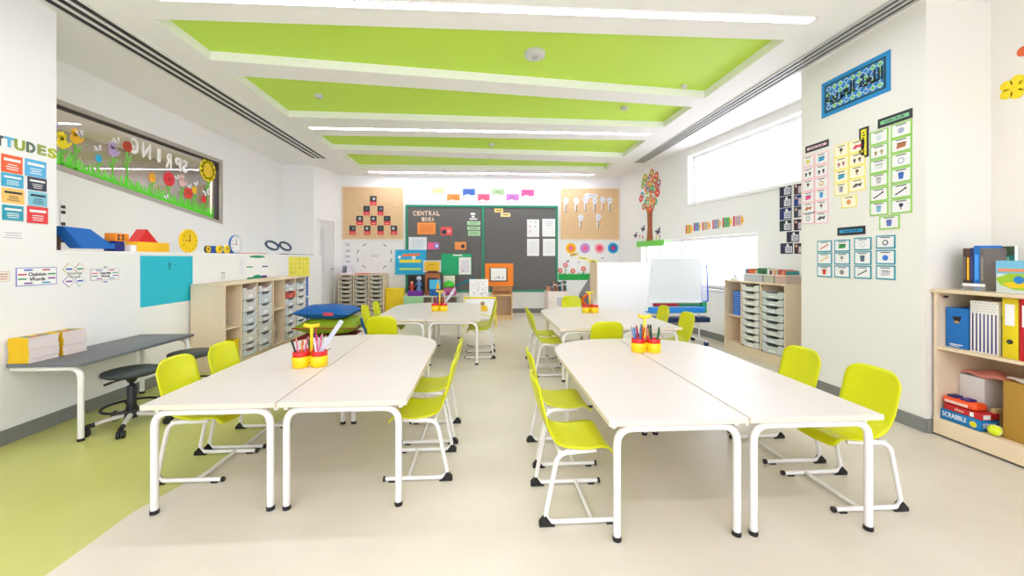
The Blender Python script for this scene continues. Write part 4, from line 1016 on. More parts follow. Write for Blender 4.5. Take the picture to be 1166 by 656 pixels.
# ================================================================== pillar decorations
def pic_art(c, kind, seed):
    def f(m, w, h, z):
        C_ = rgb(*c); r = random.Random(seed)
        m.box(-w * .25, h * .3, z, w * .25, h * .36, z + .0006, INK)
        if kind == 'disc': m.disc(0, -h * .05, h * .2, z, z + .0008, C_, 14)
        elif kind == 'ring': m.disc(0, -h * .05, h * .22, z, z + .0008, C_, 14); m.disc(0, -h * .05, h * .13, z + .0008, z + .0012, PAPER, 12)
        elif kind == 'box': m.prism([(-w * .22, -h * .25), (w * .2, -h * .2), (w * .26, h * .12), (-w * .18, h * .08)], z, z + .0008, C_); m.box(-w * .2, h * .08, z, w * .2, h * .14, z + .0009, rgb(*[int(v * .6) for v in c]))
        elif kind == 'stick': m.prism([(-w * .3, -h * .22), (-w * .25, -h * .28), (w * .28, h * .12), (w * .24, h * .18)], z, z + .0008, C_); m.disc(w * .2, h * .12, h * .07, z, z + .001, C_, 8)
        elif kind == 'cup': m.prism([(-w * .14, h * .15), (w * .14, h * .15), (w * .1, -h * .27), (-w * .1, -h * .27)], z, z + .0008, C_); m.disc(0, h * .15, w * .14, z, z + .001, rgb(*[int(v * .7) for v in c]), 12, ry=h * .04)
        elif kind == 'animal': m.prism([(-w * .3, -h * .15), (-w * .1, h * .12), (w * .12, h * .05), (w * .3, h * .14), (w * .22, -h * .18), (w * .05, -h * .08), (-w * .1, -h * .2)], z, z + .0008, C_)
        elif kind == 'plant': m.disc(0, h * .06, h * .14, z, z + .0008, C_, 9); m.box(-w * .02, -h * .25, z, w * .02, 0, z + .0008, C_)
        elif kind == 'two': m.disc(-w * .16, -h * .05, h * .12, z, z + .0008, C_, 10); m.disc(w * .16, -h * .02, h * .12, z, z + .0008, C_, 10); m.box(-w * .2, -h * .28, z, -w * .13, 0, z + .0008, C_); m.box(w * .13, -h * .26, z, w * .2, 0, z + .0008, C_)
    return f
PINK = rgb(244, 196, 204); YB_ = rgb(250, 236, 120); GB = rgb(150, 208, 92); TB = rgb(24, 150, 170)
CW = rgb(236, 236, 234)
def pcard(px, border, face, bw, c, kind, label, seed): return card(PIL, px, 'picture_card', label, 'card', face, border, bw, pic_art(c, kind, seed))
def title(px, border, face, label, ink=INK, vertical=False):
    def art(m, w, h, z):
        r = random.Random(3)
        if vertical:
            for k in range(9): m.box(-w * .12, h * (-.38 + .085 * k), z, w * r.uniform(.02, .16), h * (-.38 + .085 * k) + h * .045, z + .0007, ink)
        else:
            for k in range(12): m.box(w * (-.3 + .05 * k), -h * .08, z, w * (-.3 + .05 * k) + w * .035, h * r.uniform(-.02, .14), z + .0007, ink)
    return card(PIL, px, 'title_card', label, 'card', face, border, .022 if not vertical else .018, art)
BRD = rgb(58, 54, 58)
title((917.5, 162.8, 944, 170.6), BRD, rgb(246, 206, 216), 'black edged pink title strip above the pink bordered cards')
yc = [(183.5, 'disc', (220, 214, 90)), (197.6, 'two', (60, 60, 60)), (211, 'plant', (110, 60, 50)), (224.4, 'box', (226, 60, 140)), (237, 'animal', (190, 110, 60)), (248.5, 'ring', (150, 150, 150))]
for k, (y, kd, c) in enumerate(yc): pcard((914, y - 6.4, 927.6, y + 6.4), PINK, CW, .009, c, kd, 'pink bordered picture card, %s from the top in the column beside the window' % ORD[k], k)
yc = [(180.5, 'box', (60, 150, 200)), (194.5, 'two', (60, 70, 50)), (208.4, 'ring', (206, 160, 70)), (221.8, 'cup', (70, 160, 220)), (235, 'plant', (150, 110, 60)), (248, 'animal', (80, 80, 84))]
for k, (y, kd, c) in enumerate(yc): pcard((928.2, y - 6.9, 943.6, y + 6.4), PINK, CW, .009, c, kd, 'pink bordered picture card, %s from the top in the column beside the yellow cards' % ORD[k], k + 9)
title((978.7, 145, 989.6, 179.5), BRD, rgb(232, 222, 40), 'upright black edged yellow title strip between yellow and green cards', vertical=True)
YF = rgb(246, 240, 214)
yc = [(171.5, 'plant', (60, 50, 50)), (186, 'two', (190, 110, 140)), (200.5, 'box', (60, 160, 190)), (215.3, 'cup', (150, 160, 170))]
for k, (y, kd, c) in enumerate(yc): pcard((950.5, y - 7.2, 966.6, y + 7.0), YB_, YF, .009, c, kd, 'yellow bordered picture card, %s from the top in the column beside the pink cards' % ORD[k], k + 20)
yc = [(166.5, 'animal', (230, 60, 110)), (181.3, 'two', (110, 80, 80)), (195.8, 'plant', (120, 90, 60)), (210.5, 'animal', (90, 86, 90))]
for k, (y, kd, c) in enumerate(yc): pcard((967.6, y - 7.4, 986, y + 7.0), YB_, YF, .009, c, kd, 'yellow bordered picture card, %s from the top beside the green cards' % ORD[k], k + 30)
pcard((958.5, 222.5, 976, 236.5), YB_, YF, .009, (220, 150, 90), 'disc', 'single yellow bordered picture card below the others', 40)
title((1000, 129.6, 1039.5, 140.4), rgb(48, 56, 52), rgb(130, 200, 150), 'black edged green title strip above the green bordered cards')
yc = [(156, 'disc', (210, 220, 226)), (172.5, 'two', (210, 190, 130)), (189, 'box', (220, 226, 214)), (205, 'cup', (190, 190, 190)), (221.5, 'stick', (60, 60, 64)), (237.5, 'cup', (130, 180, 210))]
for k, (y, kd, c) in enumerate(yc): pcard((991, y - 8, 1012, y + 7.8), GB, CW, .011, c, kd, 'green bordered picture card, %s from the top in the column beside the yellow cards' % ORD[k], k + 50)
yc = [(147.5, 'disc', (170, 170, 200)), (164.5, 'box', (180, 110, 70)), (182, 'ring', (180, 180, 210)), (199.3, 'cup', (60, 110, 190)), (217, 'stick', (50, 50, 60)), (234.5, 'plant', (60, 56, 80))]
for k, (y, kd, c) in enumerate(yc): pcard((1015, y - 8.6, 1039, y + 8.3), GB, CW, .011, c, kd, 'green bordered picture card, %s from the top in the column at the pillar edge' % ORD[k], k + 60)
pcard((1001.7, 245.3, 1025, 261), GB, CW, .011, (90, 110, 190), 'cup', 'single green bordered cupcake card below the others', 70)
title((954, 258.2, 985.7, 267.6), rgb(40, 44, 50), rgb(30, 150, 200), 'black edged blue title strip above the teal bordered cards')
cx4 = [(931, 947.6), (950.5, 968.4), (973, 992.7), (998, 1020)]
cy4 = [((274, 287), (273, 286.5), (270.5, 285), (268, 283)), ((287.8, 301.3), (287.3, 301.3), (286.2, 301.4), (284.6, 301)), ((302.4, 315.6), (302.4, 316.3), (302.6, 317.3), (302.4, 318.4))]
tk = [[('stick', (200, 60, 60)), ('box', (40, 150, 80)), ('ring', (210, 210, 214)), ('ring', (90, 94, 110))], [('stick', (220, 180, 60)), ('plant', (150, 150, 150)), ('cup', (90, 110, 130)), ('disc', (50, 120, 210))], [('cup', (210, 70, 50)), ('disc', (150, 130, 140)), ('stick', (90, 90, 90)), ('box', (200, 200, 204))]]
for r_ in range(3):
    for c_ in range(4):
        pcard((cx4[c_][0], cy4[r_][c_][0], cx4[c_][1], cy4[r_][c_][1]), TB, CW, .010, tk[r_][c_][1], tk[r_][c_][0], 'teal bordered picture card, %s row, %s from the window side' % (['top', 'middle', 'bottom'][r_], ORD[c_]), 80 + r_ * 4 + c_)
# arabic language banner
def arab(m, w, h, z):
    B1, B2 = rgb(36, 130, 190), rgb(110, 190, 110)
    m.box(-w / 2 + .035, -h / 2 + .035, z, w / 2 - .035, h / 2 - .035, z + .001, rgb(30, 60, 60))
    a, b = w / 2 - .05, h / 2 - .05
    m.box(-a, -b, z + .001, a, b, z + .0016, B1)
    n = 9; st = 2 * a / n; rw = 4; sy = 2 * b / rw
    for i in range(n):
        for j in range(rw):
            x, y = -a + (i + .5) * st, -b + (j + .5) * sy; q = st * .46; p = sy * .46
            m.prism([(x - q, y), (x, y - p), (x + q, y), (x, y + p)], z + .0016, z + .002, PAPER)
            m.prism([(x - q * .8, y), (x, y - p * .8), (x + q * .8, y), (x, y + p * .8)], z + .002, z + .0024, B2 if (i + j) % 3 else B1)
    m.text('\uFE94\uFEF4\uFE91\uFEAE\uFECC\uFEDF\uFE8D \uFE94\uFED0\uFEE0\uFEDF\uFE8D', h * .42, rgb(20, 40, 50), z + .0026, z + .004, 0, 0, fit=w * .84, bold=.005)
card(PIL, (936, 75.9, 1014.6, 119.2), 'wall_banner', 'large blue edged patterned banner with arabic writing high on the pillar', 'poster', rgb(30, 140, 200), art=arab)
# flower stickers on the wall by the shelf
m = MB()
for k in range(5):
    a = k * 2 * pi / 5; m.disc(.05 * cos(a), .05 * sin(a), .035, 0, .003, rgb(240, 216, 20), 12)
m.disc(0, 0, .03, 0, .004, rgb(240, 216, 20), 12); m.prism([(.02, .02), (.14, .05), (.15, .09), (.02, .06)], 0, .0028, rgb(236, 220, 30))
u, z = RN.hit(1155, 100); m.obj('wall_sticker', mat=RN.mat(u, z, .001), label='yellow flower shaped sticker high on the wall beside the pillar', cat='wall sticker')
m = MB(); m.disc(0, 0, .035, 0, .003, rgb(226, 100, 50), 14); u, z = RN.hit(1166, 58); m.obj('wall_sticker', mat=RN.mat(u, z, .001), label='orange round sticker above the yellow flower sticker', cat='wall sticker')

# ================================================================== furniture along the walls
def frameZ(pl, u, off=0.0, z=0.0):
    """frame on a vertical plane with x along it, y away from the room, z up"""
    p = pl.a + pl.d * u + pl.n * off
    return Matrix(((pl.d.x, -pl.n.x, 0, p.x), (pl.d.y, -pl.n.y, 0, p.y), (0, 0, 1, z), (0, 0, 0, 1)))
TRAYC = {}
def tray_part(parent, x, w_, z, h_, depth, col, body_in=None):
    key = (round(w_, 3), round(h_, 3), round(depth, 3), col)
    if key not in TRAYC:
        m = MB(); g = rgb(*col, rough=.25); rim = rgb(*[min(255, c + 22) for c in col], rough=.3); W = w_ / 2
        dip = min(.35 * h_, .028); t = h_
        top = [(-W, t), (-W * .62, t), (-W * .42, t - dip), (W * .42, t - dip), (W * .62, t), (W, t)]
        poly = [(-W * .9, .004), (W * .9, .004)] + top[::-1]
        T = Matrix(((1, 0, 0, 0), (0, 0, -1, 0), (0, 1, 0, 0), (0, 0, 0, 1)))
        m.prism(poly, -.006, 0, g, T)
        m.box(-W * .9, .006, .004, W * .9, depth, .008, g); m.box(-W * .92, .006, .004, -W * .9, depth, t - .004, g); m.box(W * .9, .006, .004, W * .92, depth, t - .004, g); m.box(-W * .9, depth - .004, .004, W * .9, depth, t - .004, g)
        m.tube([(x_, -.004, z_) for x_, z_ in top], .0055, rim, 6)
        m.box(-W * .3, -.004, t * .16, W * .3, 0.0, t * .42, rim)
        if body_in: m.box(-W * .84, .02, .01, W * .84, depth - .03, t * .7, rgb(*body_in))
        TRAYC[key] = m.mesh('tray')
    return link('tray', TRAYC[key], parent, (x, 0, z))
def cabinet(name, label, cat, mat_, W, D, Hh, divs, shelves, group=None, wood=None, plinth=.07, back=True):
    """divs: x positions of inner dividers; shelves: (x0, x1, z)"""
    wood = wood or BEECH; t = thing(name, label, cat, mat=mat_, group=group); p = .018
    m = MB(); m.rbox(-.004, -.004, Hh - .022, W + .004, D, Hh, wood, .002); m.obj('top_panel', t)
    for x in (0, W - p): m = MB(); m.box(x, 0, 0, x + p, D, Hh - .022, wood); m.obj('side_panel', t)
    for x in divs: m = MB(); m.box(x - p / 2, .002, plinth, x + p / 2, D - .01, Hh - .022, wood); m.obj('divider', t)
    m = MB(); m.box(p, .004, plinth - .018, W - p, D - .01, plinth, wood); m.obj('bottom_panel', t)
    m = MB(); m.box(p, .012, 0, W - p, .03, plinth - .018, wood); m.obj('plinth', t)
    if back: m = MB(); m.box(p, D - .01, 0, W - p, D, Hh - .022, BEECH_IN); m.obj('back_panel', t)
    for a, b, z in shelves: m = MB(); m.box(a, .006, z - .018, b, D - .01, z, wood); m.obj('shelf', t)
    return t
# --- long tray units against the ledge wall
FU = Plane((-2.82, -2.5), (-2.82, 8))
hx = lambda px: FU.hit(px, 300)[0]
UH = .965
cuts = [(256, 275.5, 293.5, 310.5), (311, 324.5, 337, 348.5)]
names = ['beech tray unit with solid end panel, between desk and far door', 'beech tray unit with blue panel at its end, beside the cushions']
unitL = []
for k, (a, b, c, d) in enumerate(cuts):
    x0 = hx(a); x1 = hx(d) if k else hx(311) - .012; W = x1 - x0; xb, xc = hx(b) - x0, hx(c) - x0
    t = cabinet('tray_unit', names[k], 'storage unit', frameZ(FU, x0, 0), W, .36, UH, [xb, xc], [(.018, xb, .47 if k == 0 else .55)], 'tray units along the ledge wall')
    unitL.append((t, x0, W))
    CLR = [(222, 224, 228), (212, 216, 222), (224, 222, 222), (208, 214, 220), (220, 216, 214)]
    r = random.Random(k)
    for ci, (l, rr_) in enumerate(((xb, xc), (xc, W))):
        hs = [.15, .145, .15, .075, .15, .07, .085] if ci == 0 else [.085, .15, .15, .075, .145, .15, .07]
        if k: hs = [.12, .1, .12, .12, .13, .12, .1]
        z = .075
        for hh in hs[::-1]:
            if z + hh > UH - .03: break
            col = CLR[r.randrange(5)]; bi = r.choice([(200, 180, 190), (180, 200, 210), (220, 220, 210), (226, 150, 140)])
            if k and ci == 0 and .6 < z < .72: col = (214, 96, 84)
            tray_part(t, (l + rr_) / 2 - (.009 if ci else 0) * 0, (rr_ - l) - .034, z, hh - .008, .31, col, bi)
            z += hh
def put(mb, name, T, label, cat, group=None): return mb.obj(name, mat=T, label=label, cat=cat, group=group)
T0 = frameZ(FU, unitL[0][1])
m = MB(); m.lathe([(.02, 0), (.045, .02), (.05, .05), (.04, .1), (.02, .12), (.012, .14)], rgb(30, 130, 180)); put(m, 'toy_jar', T0 @ Matrix.Translation((.07, .09, .471)), 'round blue jar on the upper shelf of the tray unit', 'jar')
m = MB(); m.cyl((0, 0, 0), (.26, 0, .05), .004, rgb(60, 110, 130)); put(m, 'paint_brush', T0 @ Matrix.Translation((.05, .2, .60)) @ Matrix.Rotation(0, 4, 'Z') if False else T0 @ Matrix.Translation((.03, .16, .475)), 'thin teal stick lying beside the blue jar', 'stick')
def basket(T, W, D, Hh, col, label):
    t = thing('basket', label, 'basket', mat=T); g = rgb(*col, rough=.4); m = MB()
    for (x0, y0, x1, y1) in ((-W / 2, 0, W / 2, .006), (-W / 2, D - .006, W / 2, D), (-W / 2, 0, -W / 2 + .006, D), (W / 2 - .006, 0, W / 2, D)): m.box(x0, y0, 0, x1, y1, Hh, g)
    m.box(-W / 2, 0, 0, W / 2, D, .006, g); m.obj('body', t)
    m = MB(); m.box(-W / 2 - .008, -.008, Hh - .012, W / 2 + .008, .0, Hh, g); m.box(-W / 2 - .008, -.008, Hh - .012, -W / 2, D, Hh, g); m.box(W / 2, -.008, Hh - .012, W / 2 + .008, D, Hh, g)
    for k in range(6): m.box(-W * .42 + k * W * .15, -.003, .02, -W * .42 + k * W * .15 + .006, 0, Hh - .02, rgb(*[int(c * .85) for c in col]))
    m.obj('rim', t); return t
basket(T0 @ Matrix.Translation((.165, .02, .071)), .24, .3, .24, (246, 212, 20), 'yellow basket in the lower opening of the tray unit')
T1 = frameZ(FU, unitL[1][1])
m = MB(); m.grid(lambda u, v: Vector(((u - .5) * .2 + .01 * sin(9 * v), .06 * sin(pi * u) * -1 + .02 * sin(13 * u + 5 * v), v * .26)), 12, 12, rgb(206, 190, 180, rough=.25), .004); put(m, 'plastic_bag', T1 @ Matrix.Translation((.14, .12, .072)), 'crumpled clear pinkish bag in the open bay beside red tray', 'bag')
# blue folded mat at the end of the unit
xe = unitL[1][1] + unitL[1][2]
t = thing('folding_mat', 'tall blue folded mat standing at the end of the tray unit', 'mat', mat=frameZ(FU, xe + .01))
m = MB(); m.rbox(0, .0, 0, .035, .35, .955, BLUE, .006); m.rbox(.037, .0, 0, .072, .35, .955, rgb(24, 90, 180), .006); m.obj('mat_panel', t)
for z in (.30, .62): m = MB(); m.box(.005, -.004, z, .067, 0, z + .02, PAPER); m.obj('strap', t)
# --- tray unit under the windows
FR = Plane((3.33, 5.28), (3.405, 4.27)); WR = FR.len
RH = .955
t = cabinet('tray_unit', 'beech tray unit below the bright window beside the pillar', 'storage unit', frameZ(FR, 0), WR, .265, RH, [WR * .315, WR * .64], [(.018, WR * .315, .49)], plinth=.12)
for l, r_ in ((WR * .315, WR * .64), (WR * .64, WR)):
    z = .125
    for k in range(9):
        hh = .088 if (k or l < WR * .5) else .12
        if z + hh > RH - .02: break
        tray_part(t, (l + r_) / 2 - .002, (r_ - l) - .034, z, hh - .012, .22, (222, 224, 214) if l < WR * .5 else (204, 212, 206), (190, 196, 190)); z += hh
for x in (WR * .315 + .03, WR * .64 + .03):
    for z in (.13, RH - .045): m = MB(); m.cyl((x, -.006, z), (x, .002, z), .009, BLACK); m.obj('screw_cap', t)
TR = frameZ(FR, 0)
for k in range(10):
    m = MB(); m.rbox(0, 0, 0, .15, .2, .028, rgb(40 + 6 * (k % 3), 92, 190), .003); m.box(.02, -.001, .006, .13, 0, .02, rgb(110, 160, 230)); put(m, 'game_box', TR @ Matrix.Translation((.145, .02, .491 + k * .032)), 'flat blue box in the stack on the tray unit shelf, %s from the top' % ORD[9 - k], 'box', None)
def bin_books(T, W, label, blab, seed, n, tint):
    t = thing('book_bin', label, 'bin', mat=T); g = glassy('clear_bin_' + str(seed), tint, .08, .55, .1); m = MB(); D, Hh = .2, .10
    m.box(0, 0, 0, W, D, .004, g)
    for (x0, y0, x1, y1) in ((0, 0, W, .004), (0, D - .004, W, D), (0, .004, .004, D - .004), (W - .004, .004, W, D - .004)): m.box(x0, y0, .004, x1, y1, Hh, g)
    m.obj('body', t)
    m = MB()
    for (x0, y0, x1, y1) in ((-.006, -.006, W + .006, 0), (-.006, D, W + .006, D + .006), (-.006, 0, 0, D), (W, 0, W + .006, D)): m.box(x0, y0, Hh - .012, x1, y1, Hh, rgb(*tint))
    m.obj('rim', t)
    r = random.Random(seed); BC_ = [(40, 130, 90), (200, 60, 70), (60, 150, 150), (230, 190, 150), (90, 60, 120), (230, 230, 220), (60, 100, 60), (220, 110, 60)]
    st = (W - .012) / n
    for k in range(n):
        c = r.choice(BC_); m = MB(); hh = r.uniform(.13, .17); m.box(0, 0, 0, st * .8, .16, hh, rgb(*c)); m.box(st * .1, .002, .004, st * .7, .1604, hh + .0005, PAPER)
        put(m, 'picture_book', T @ Matrix.Translation((.007 + k * st, .015, .006)), '%s picture book, %s in the %s' % ({(40, 130, 90): 'green', (200, 60, 70): 'red', (60, 150, 150): 'teal', (230, 190, 150): 'peach', (90, 60, 120): 'purple', (230, 230, 220): 'cream', (60, 100, 60): 'dark green', (220, 110, 60): 'orange'}[c], ORD[k], blab), 'book')
hr = lambda px: FR.hit(px, 300)[0]
bin_books(TR @ Matrix.Translation((hr(845) , .02, RH + .001)), hr(866) - hr(845), 'clear book bin beside the window end of the unit top', 'bin beside the window', 1, 7, (222, 226, 226))
bin_books(TR @ Matrix.Translation((hr(867.5), .02, RH + .001)), hr(879) - hr(867.5), 'narrow middle book bin on the unit below the window', 'narrow middle bin', 2, 4, (226, 224, 210))
bin_books(TR @ Matrix.Translation((hr(880.5), .02, RH + .001)), WR - hr(880.5) - .01, 'pinkish clear book bin touching the pillar', 'pinkish bin by the pillar', 3, 9, (236, 206, 194))
m = MB(); m.rbox(0, 0, 0, .09, .06, .04, PAPER, .004); m.box(.03, .02, .04, .05, .05, .075, rgb(200, 200, 210)); put(m, 'tape_dispenser', TR @ Matrix.Translation((.04, .06, RH + .001)), 'small white tape dispenser at the window end of the unit top', 'tape dispenser')
# --- small tray cabinet at the back
FBk = Plane((-3.3, 8.53), (3, 8.53)); hb = lambda px: FBk.hit(px, 300)[0]
x0, x1 = hb(385), hb(437); W = x1 - x0
t = cabinet('tray_unit', 'tray cabinet with three columns of trays under the photo pyramid', 'storage unit', frameZ(FBk, x0), W, .42, .905, [W / 3, W * 2 / 3], [], plinth=.05)
for c in range(3):
    for k in range(9): tray_part(t, W * (c + .5) / 3, W / 3 - .034, .055 + k * .092, .078, .34, (184, 178, 162), (150, 140, 120))
TB_ = frameZ(FBk, x0)
for k, (a, b, c, h_, lab) in enumerate([(.02, .3, (226, 214, 226), .03, 'pale lilac paper pile on the tray cabinet beside the door corner'), (.34, .62, (210, 90, 90), .018, 'red paper pile in the middle of the tray cabinet top'), (.66, .98, (170, 140, 130), .014, 'brown flat folder pile at the open end of the tray cabinet top')]):
    m = MB()
    for q in range(3): m.box(a * W + .01 * q, .03 + .01 * q, q * h_ / 3, b * W - .008 * q, .33, (q + .9) * h_ / 3, rgb(*[min(255, v + 14 * q) for v in c]))
    put(m, 'paper_pile', TB_ @ Matrix.Translation((0, 0, .906)), lab, 'paper pile')
for k, (x, lab) in enumerate([(.03, 'clear upright paper rack on the tray cabinet')]):
    m = MB()
    for q in range(4): m.box(0, q * .03, q * .045, .11, .3, q * .045 + .004, rgb(200, 190, 220))
    m.box(-.004, 0, 0, 0, .3, .17, rgb(220, 216, 230)); m.box(.11, 0, 0, .114, .3, .17, rgb(220, 216, 230))
    put(m, 'paper_rack', TB_ @ Matrix.Translation((.06, .05, .937)), lab, 'paper rack')
# yellow cupboard side at the back
def bbox_at(Y, px, name, label, cat, mat_, depth=.3, floor=False, extra=None, rb=.004):
    pl = Plane((-3, Y), (3, Y)); u, z, w_, h_ = rect(pl, *px)
    zb = z - h_ / 2
    if floor: h_ += zb; zb = 0.0
    m = MB(); m.rbox(-w_ / 2, 0, 0, w_ / 2, depth, h_, mat_, min(rb, h_ * .3, w_ * .3))
    if extra: extra(m, w_, h_)
    return m.obj(name, mat=frameZ(pl, u, 0, zb), label=label, cat=cat), w_, h_
bbox_at(8.62, (438.5, 328, 460, 355), 'floor_cushion', 'upright yellow padded mat between tray cabinet and toy shelf', 'mat', rgb(238, 206, 20), .1, True, rb=.02)

# ------------------------------------------------------------------ cushions on the floor
def pillow(W, D, Hh, m_, name, T, label, piping=None, tagc=None):
    t = thing(name, label, 'cushion', mat=T)
    def surf(sgn):
        def f(u, v):
            x, y = 2 * u - 1, 2 * v - 1
            e = max(0, (1 - abs(x) ** 2.6)) ** .5 * max(0, (1 - abs(y) ** 2.6)) ** .5
            pin = 1 - .07 * (1 - x * x) * abs(y) ** 2 ; pin2 = 1 - .07 * (1 - y * y) * abs(x) ** 2
            wr = .012 * sin(7 * x + 3 * y) * e
            return Vector((x * W / 2 * pin2, y * D / 2 * pin, Hh / 2 + sgn * (Hh / 2 * e + wr * .5)))
        return f
    m = MB(); m.grid(surf(1), 20, 20, m_); m.grid(lambda u, v: surf(-1)(1 - u, v), 20, 20, m_); m.obj('cover', t)
    if piping:
        n = 20; pts = [(2 * i / n - 1, -1) for i in range(n)] + [(1, 2 * i / n - 1) for i in range(n)] + [(1 - 2 * i / n, 1) for i in range(n)] + [(-1, 1 - 2 * i / n) for i in range(n)]
        P = [(x * W / 2 * (1 - .07 * (1 - y * y) * abs(x) ** 2), y * D / 2 * (1 - .07 * (1 - x * x) * abs(y) ** 2), Hh / 2) for x, y in pts]
        m = MB(); m.tube(P, .008, piping, 6, closed=True); m.obj('piping', t)
    if tagc: m = MB(); m.box(W * .06, -D * .5 - .004, Hh * .42, W * .22, -D * .5 + .02, Hh * .62, tagc); m.obj('tag', t)
    return t
CXc, CYc = -2.11, 5.62
GRC = M((140, 168, 20), .7, var=.05, scale=4); BLC = M((14, 92, 168), .7, var=.05, scale=4)
pillow(.80, .72, .13, GRC, 'floor_cushion', Matrix.Translation((CXc - .02, CYc, .0)), 'lowest green cushion of the floor stack', RED)
pillow(.74, .7, .12, M((150, 30, 36), .7, var=.05), 'floor_cushion', Matrix.Translation((CXc - .03, CYc, .115)), 'dark red cushion between the green cushions')
pillow(.82, .72, .24, GRC, 'floor_cushion', Matrix.Translation((CXc + .05, CYc, .215)), 'plump green cushion under the blue one', rgb(170, 40, 40))
pillow(.74, .62, .19, BLC, 'floor_cushion', Matrix.Translation((CXc - .02, CYc - .02, .42)) @ Matrix.Rotation(.03, 4, 'Y'), 'blue cushion on top of the stack beside the tray unit', tagc=rgb(220, 70, 80))
pillow(.30, .42, .12, BLC, 'floor_cushion', Matrix.Translation((CXc + .50, CYc - .1, .30)) @ Matrix.Rotation(1.15, 4, 'Y'), 'smaller blue cushion leaning on the stack behind the lime chairs')

# ------------------------------------------------------------------ toy corner in front of the grey board
FT = Plane((-3, 8.3), (3, 8.3)); hT = lambda px: FT.hit(px, 300)[0]
x0, x1 = hT(459.5), hT(521); W = x1 - x0; SHh = .46
t = cabinet('toy_shelf', 'low white toy shelf with pale green door below the cyan poster', 'shelf', frameZ(FT, x0), W, .38, SHh, [W * .36, W * .53], [], wood=rgb(206, 206, 200), plinth=.04)
m = MB(); m.box(.004, -.012, .04, W * .36, 0, SHh - .01, rgb(150, 204, 150)); m.disc(0, 0, 0.001, 0, .001, INK, 6) if False else None; d_ = m.obj('door', t)
m = MB(); m.ball((W * .18, -.02, SHh * .5), .012, rgb(110, 150, 110)); m.obj('knob', d_)
TT = frameZ(FT, x0)
m = MB(); m.lathe([(.06, 0), (.07, .1), (.078, .22), (.08, .225)], rgb(10, 130, 70), n=20); put(m, 'toy_tub', TT @ Matrix.Translation((W * .445, .14, .042)), 'dark green tub in the toy shelf', 'tub')
m = MB(); m.box(0, 0, 0, .4, .3, .28, rgb(150, 150, 146)); put(m, 'storage_box', TT @ Matrix.Translation((W * .56, .04, .042)), 'grey box filling the widest toy shelf opening', 'box')
def on_shelf(px, depth, y, name, label, cat, mat_, rb=.004, extra=None, zb=SHh):
    pl = Plane((-3, 8.3 + y), (3, 8.3 + y)); u, z, w_, h_ = rect(pl, *px); h_ = z + h_ / 2 - zb
    m = MB(); m.rbox(-w_ / 2, 0, 0, w_ / 2, depth, h_, mat_, min(rb, w_ * .3, h_ * .3))
    if extra: extra(m, w_, h_)
    return m.obj(name, mat=frameZ(pl, u, 0, zb + .001), label=label, cat=cat)
on_shelf((464, 331.5, 481, 335), .14, .02, 'toy_tray', 'purple tray on the toy shelf', 'tray', rgb(110, 40, 150))
on_shelf((464.5, 313.5, 483, 335), .02, .24, 'toy_board', 'black upright board behind the toy figure', 'board', rgb(30, 28, 30))
def fig(px, py_top, y, c1, c2, label, zb=SHh, s=1.0):
    pl = Plane((-3, 8.3 + y), (3, 8.3 + y)); u, zt = pl.hit(px, py_top); h = zt - zb; t = thing('toy_figure', label, 'toy', mat=frameZ(pl, u, 0, zb + .001))
    m = MB(); m.lathe([(.05 * s, 0), (.055 * s, .02), (.03 * s, h * .35), (.035 * s, h * .6), (.015 * s, h * .68)], rgb(*c1), n=16); m.tube([(-.07 * s, -.01, h * .35), (-.035 * s, 0, h * .58), (.035 * s, 0, h * .58), (.07 * s, -.01, h * .35)], .011 * s, rgb(*c1), 8); m.obj('body', t)
    m = MB(); m.ball((0, 0, h * .82), h * .16, rgb(*c2)); m.obj('head', t); return t
fig(477, 314, .1, (90, 130, 190), (190, 200, 220), 'blue and white toy figure in front of the black board', SHh + .093)
fig(469, 320, .08, (200, 60, 50), (240, 150, 110), 'small red toy figure on the purple tray', SHh + .093, .8)
def flame(m, w, h): m.box(-w * .5, -.002, h * .42, w * .5, 0, h * .98, rgb(70, 190, 230)); m.prism([(w * .05, h * .42), (w * .45, h * .42), (w * .3, h * .98)], 0, .0035, rgb(246, 190, 70), Matrix(((1, 0, 0, 0), (0, 0, -1, 0), (0, 1, 0, 0), (0, 0, 0, 1))))
on_shelf((489, 318.5, 501.5, 335), .1, .06, 'game_box', 'blue box with cyan panel and yellow flame shape on the toy shelf', 'box', rgb(16, 96, 170), extra=flame)
on_shelf((484, 311.5, 500.5, 335), .1, .22, 'toy_house', 'brown wooden toy house back behind the blue box', 'toy', rgb(176, 104, 50), extra=lambda m, w, h: (m.box(-w * .35, -.002, h * .2, w * .35, 0, h * .8, rgb(80, 44, 34)), m.prism([(-w * .55, h), (w * .55, h), (w * .3, h * 1.12), (-w * .3, h * 1.12)], -.1, 0.0, rgb(110, 50, 40), Matrix(((1, 0, 0, 0), (0, 0, -1, 0), (0, 1, 0, 0), (0, 0, 0, 1))))))
on_shelf((505, 314, 518, 335), .01, .3, 'text_sheet', 'pale paper card standing behind the green helmet', 'card', rgb(226, 222, 200))
pl = Plane((-3, 8.45), (3, 8.45)); u, z = pl.hit(508.5, 323)
m = MB(); m.lathe([(.115, 0), (.12, .02), (.112, .06), (.09, .1), (.05, .13), (.01, .14)], rgb(70, 190, 40, rough=.3), n=20); m.box(-.13, -.14, .0, .13, -.08, .012, rgb(50, 150, 30)); t_ = m.obj('toy_helmet', mat=frameZ(pl, u + .05, 0, z - .07), label='bright green toy helmet resting on the pink toys', cat='toy')
zb_ = z - .07 - SHh
m = MB(); m.rbox(-.12, -.06, 0, .13, .1, zb_ - .002, rgb(214, 110, 160), .02)
for k, (x, y, c) in enumerate([(-.11, -.07, (230, 200, 210)), (-.03, -.08, (180, 60, 130)), (.06, -.07, (240, 235, 235)), (.12, -.03, (200, 90, 140))]): m.ball((x, y, .05), .04, rgb(*c))
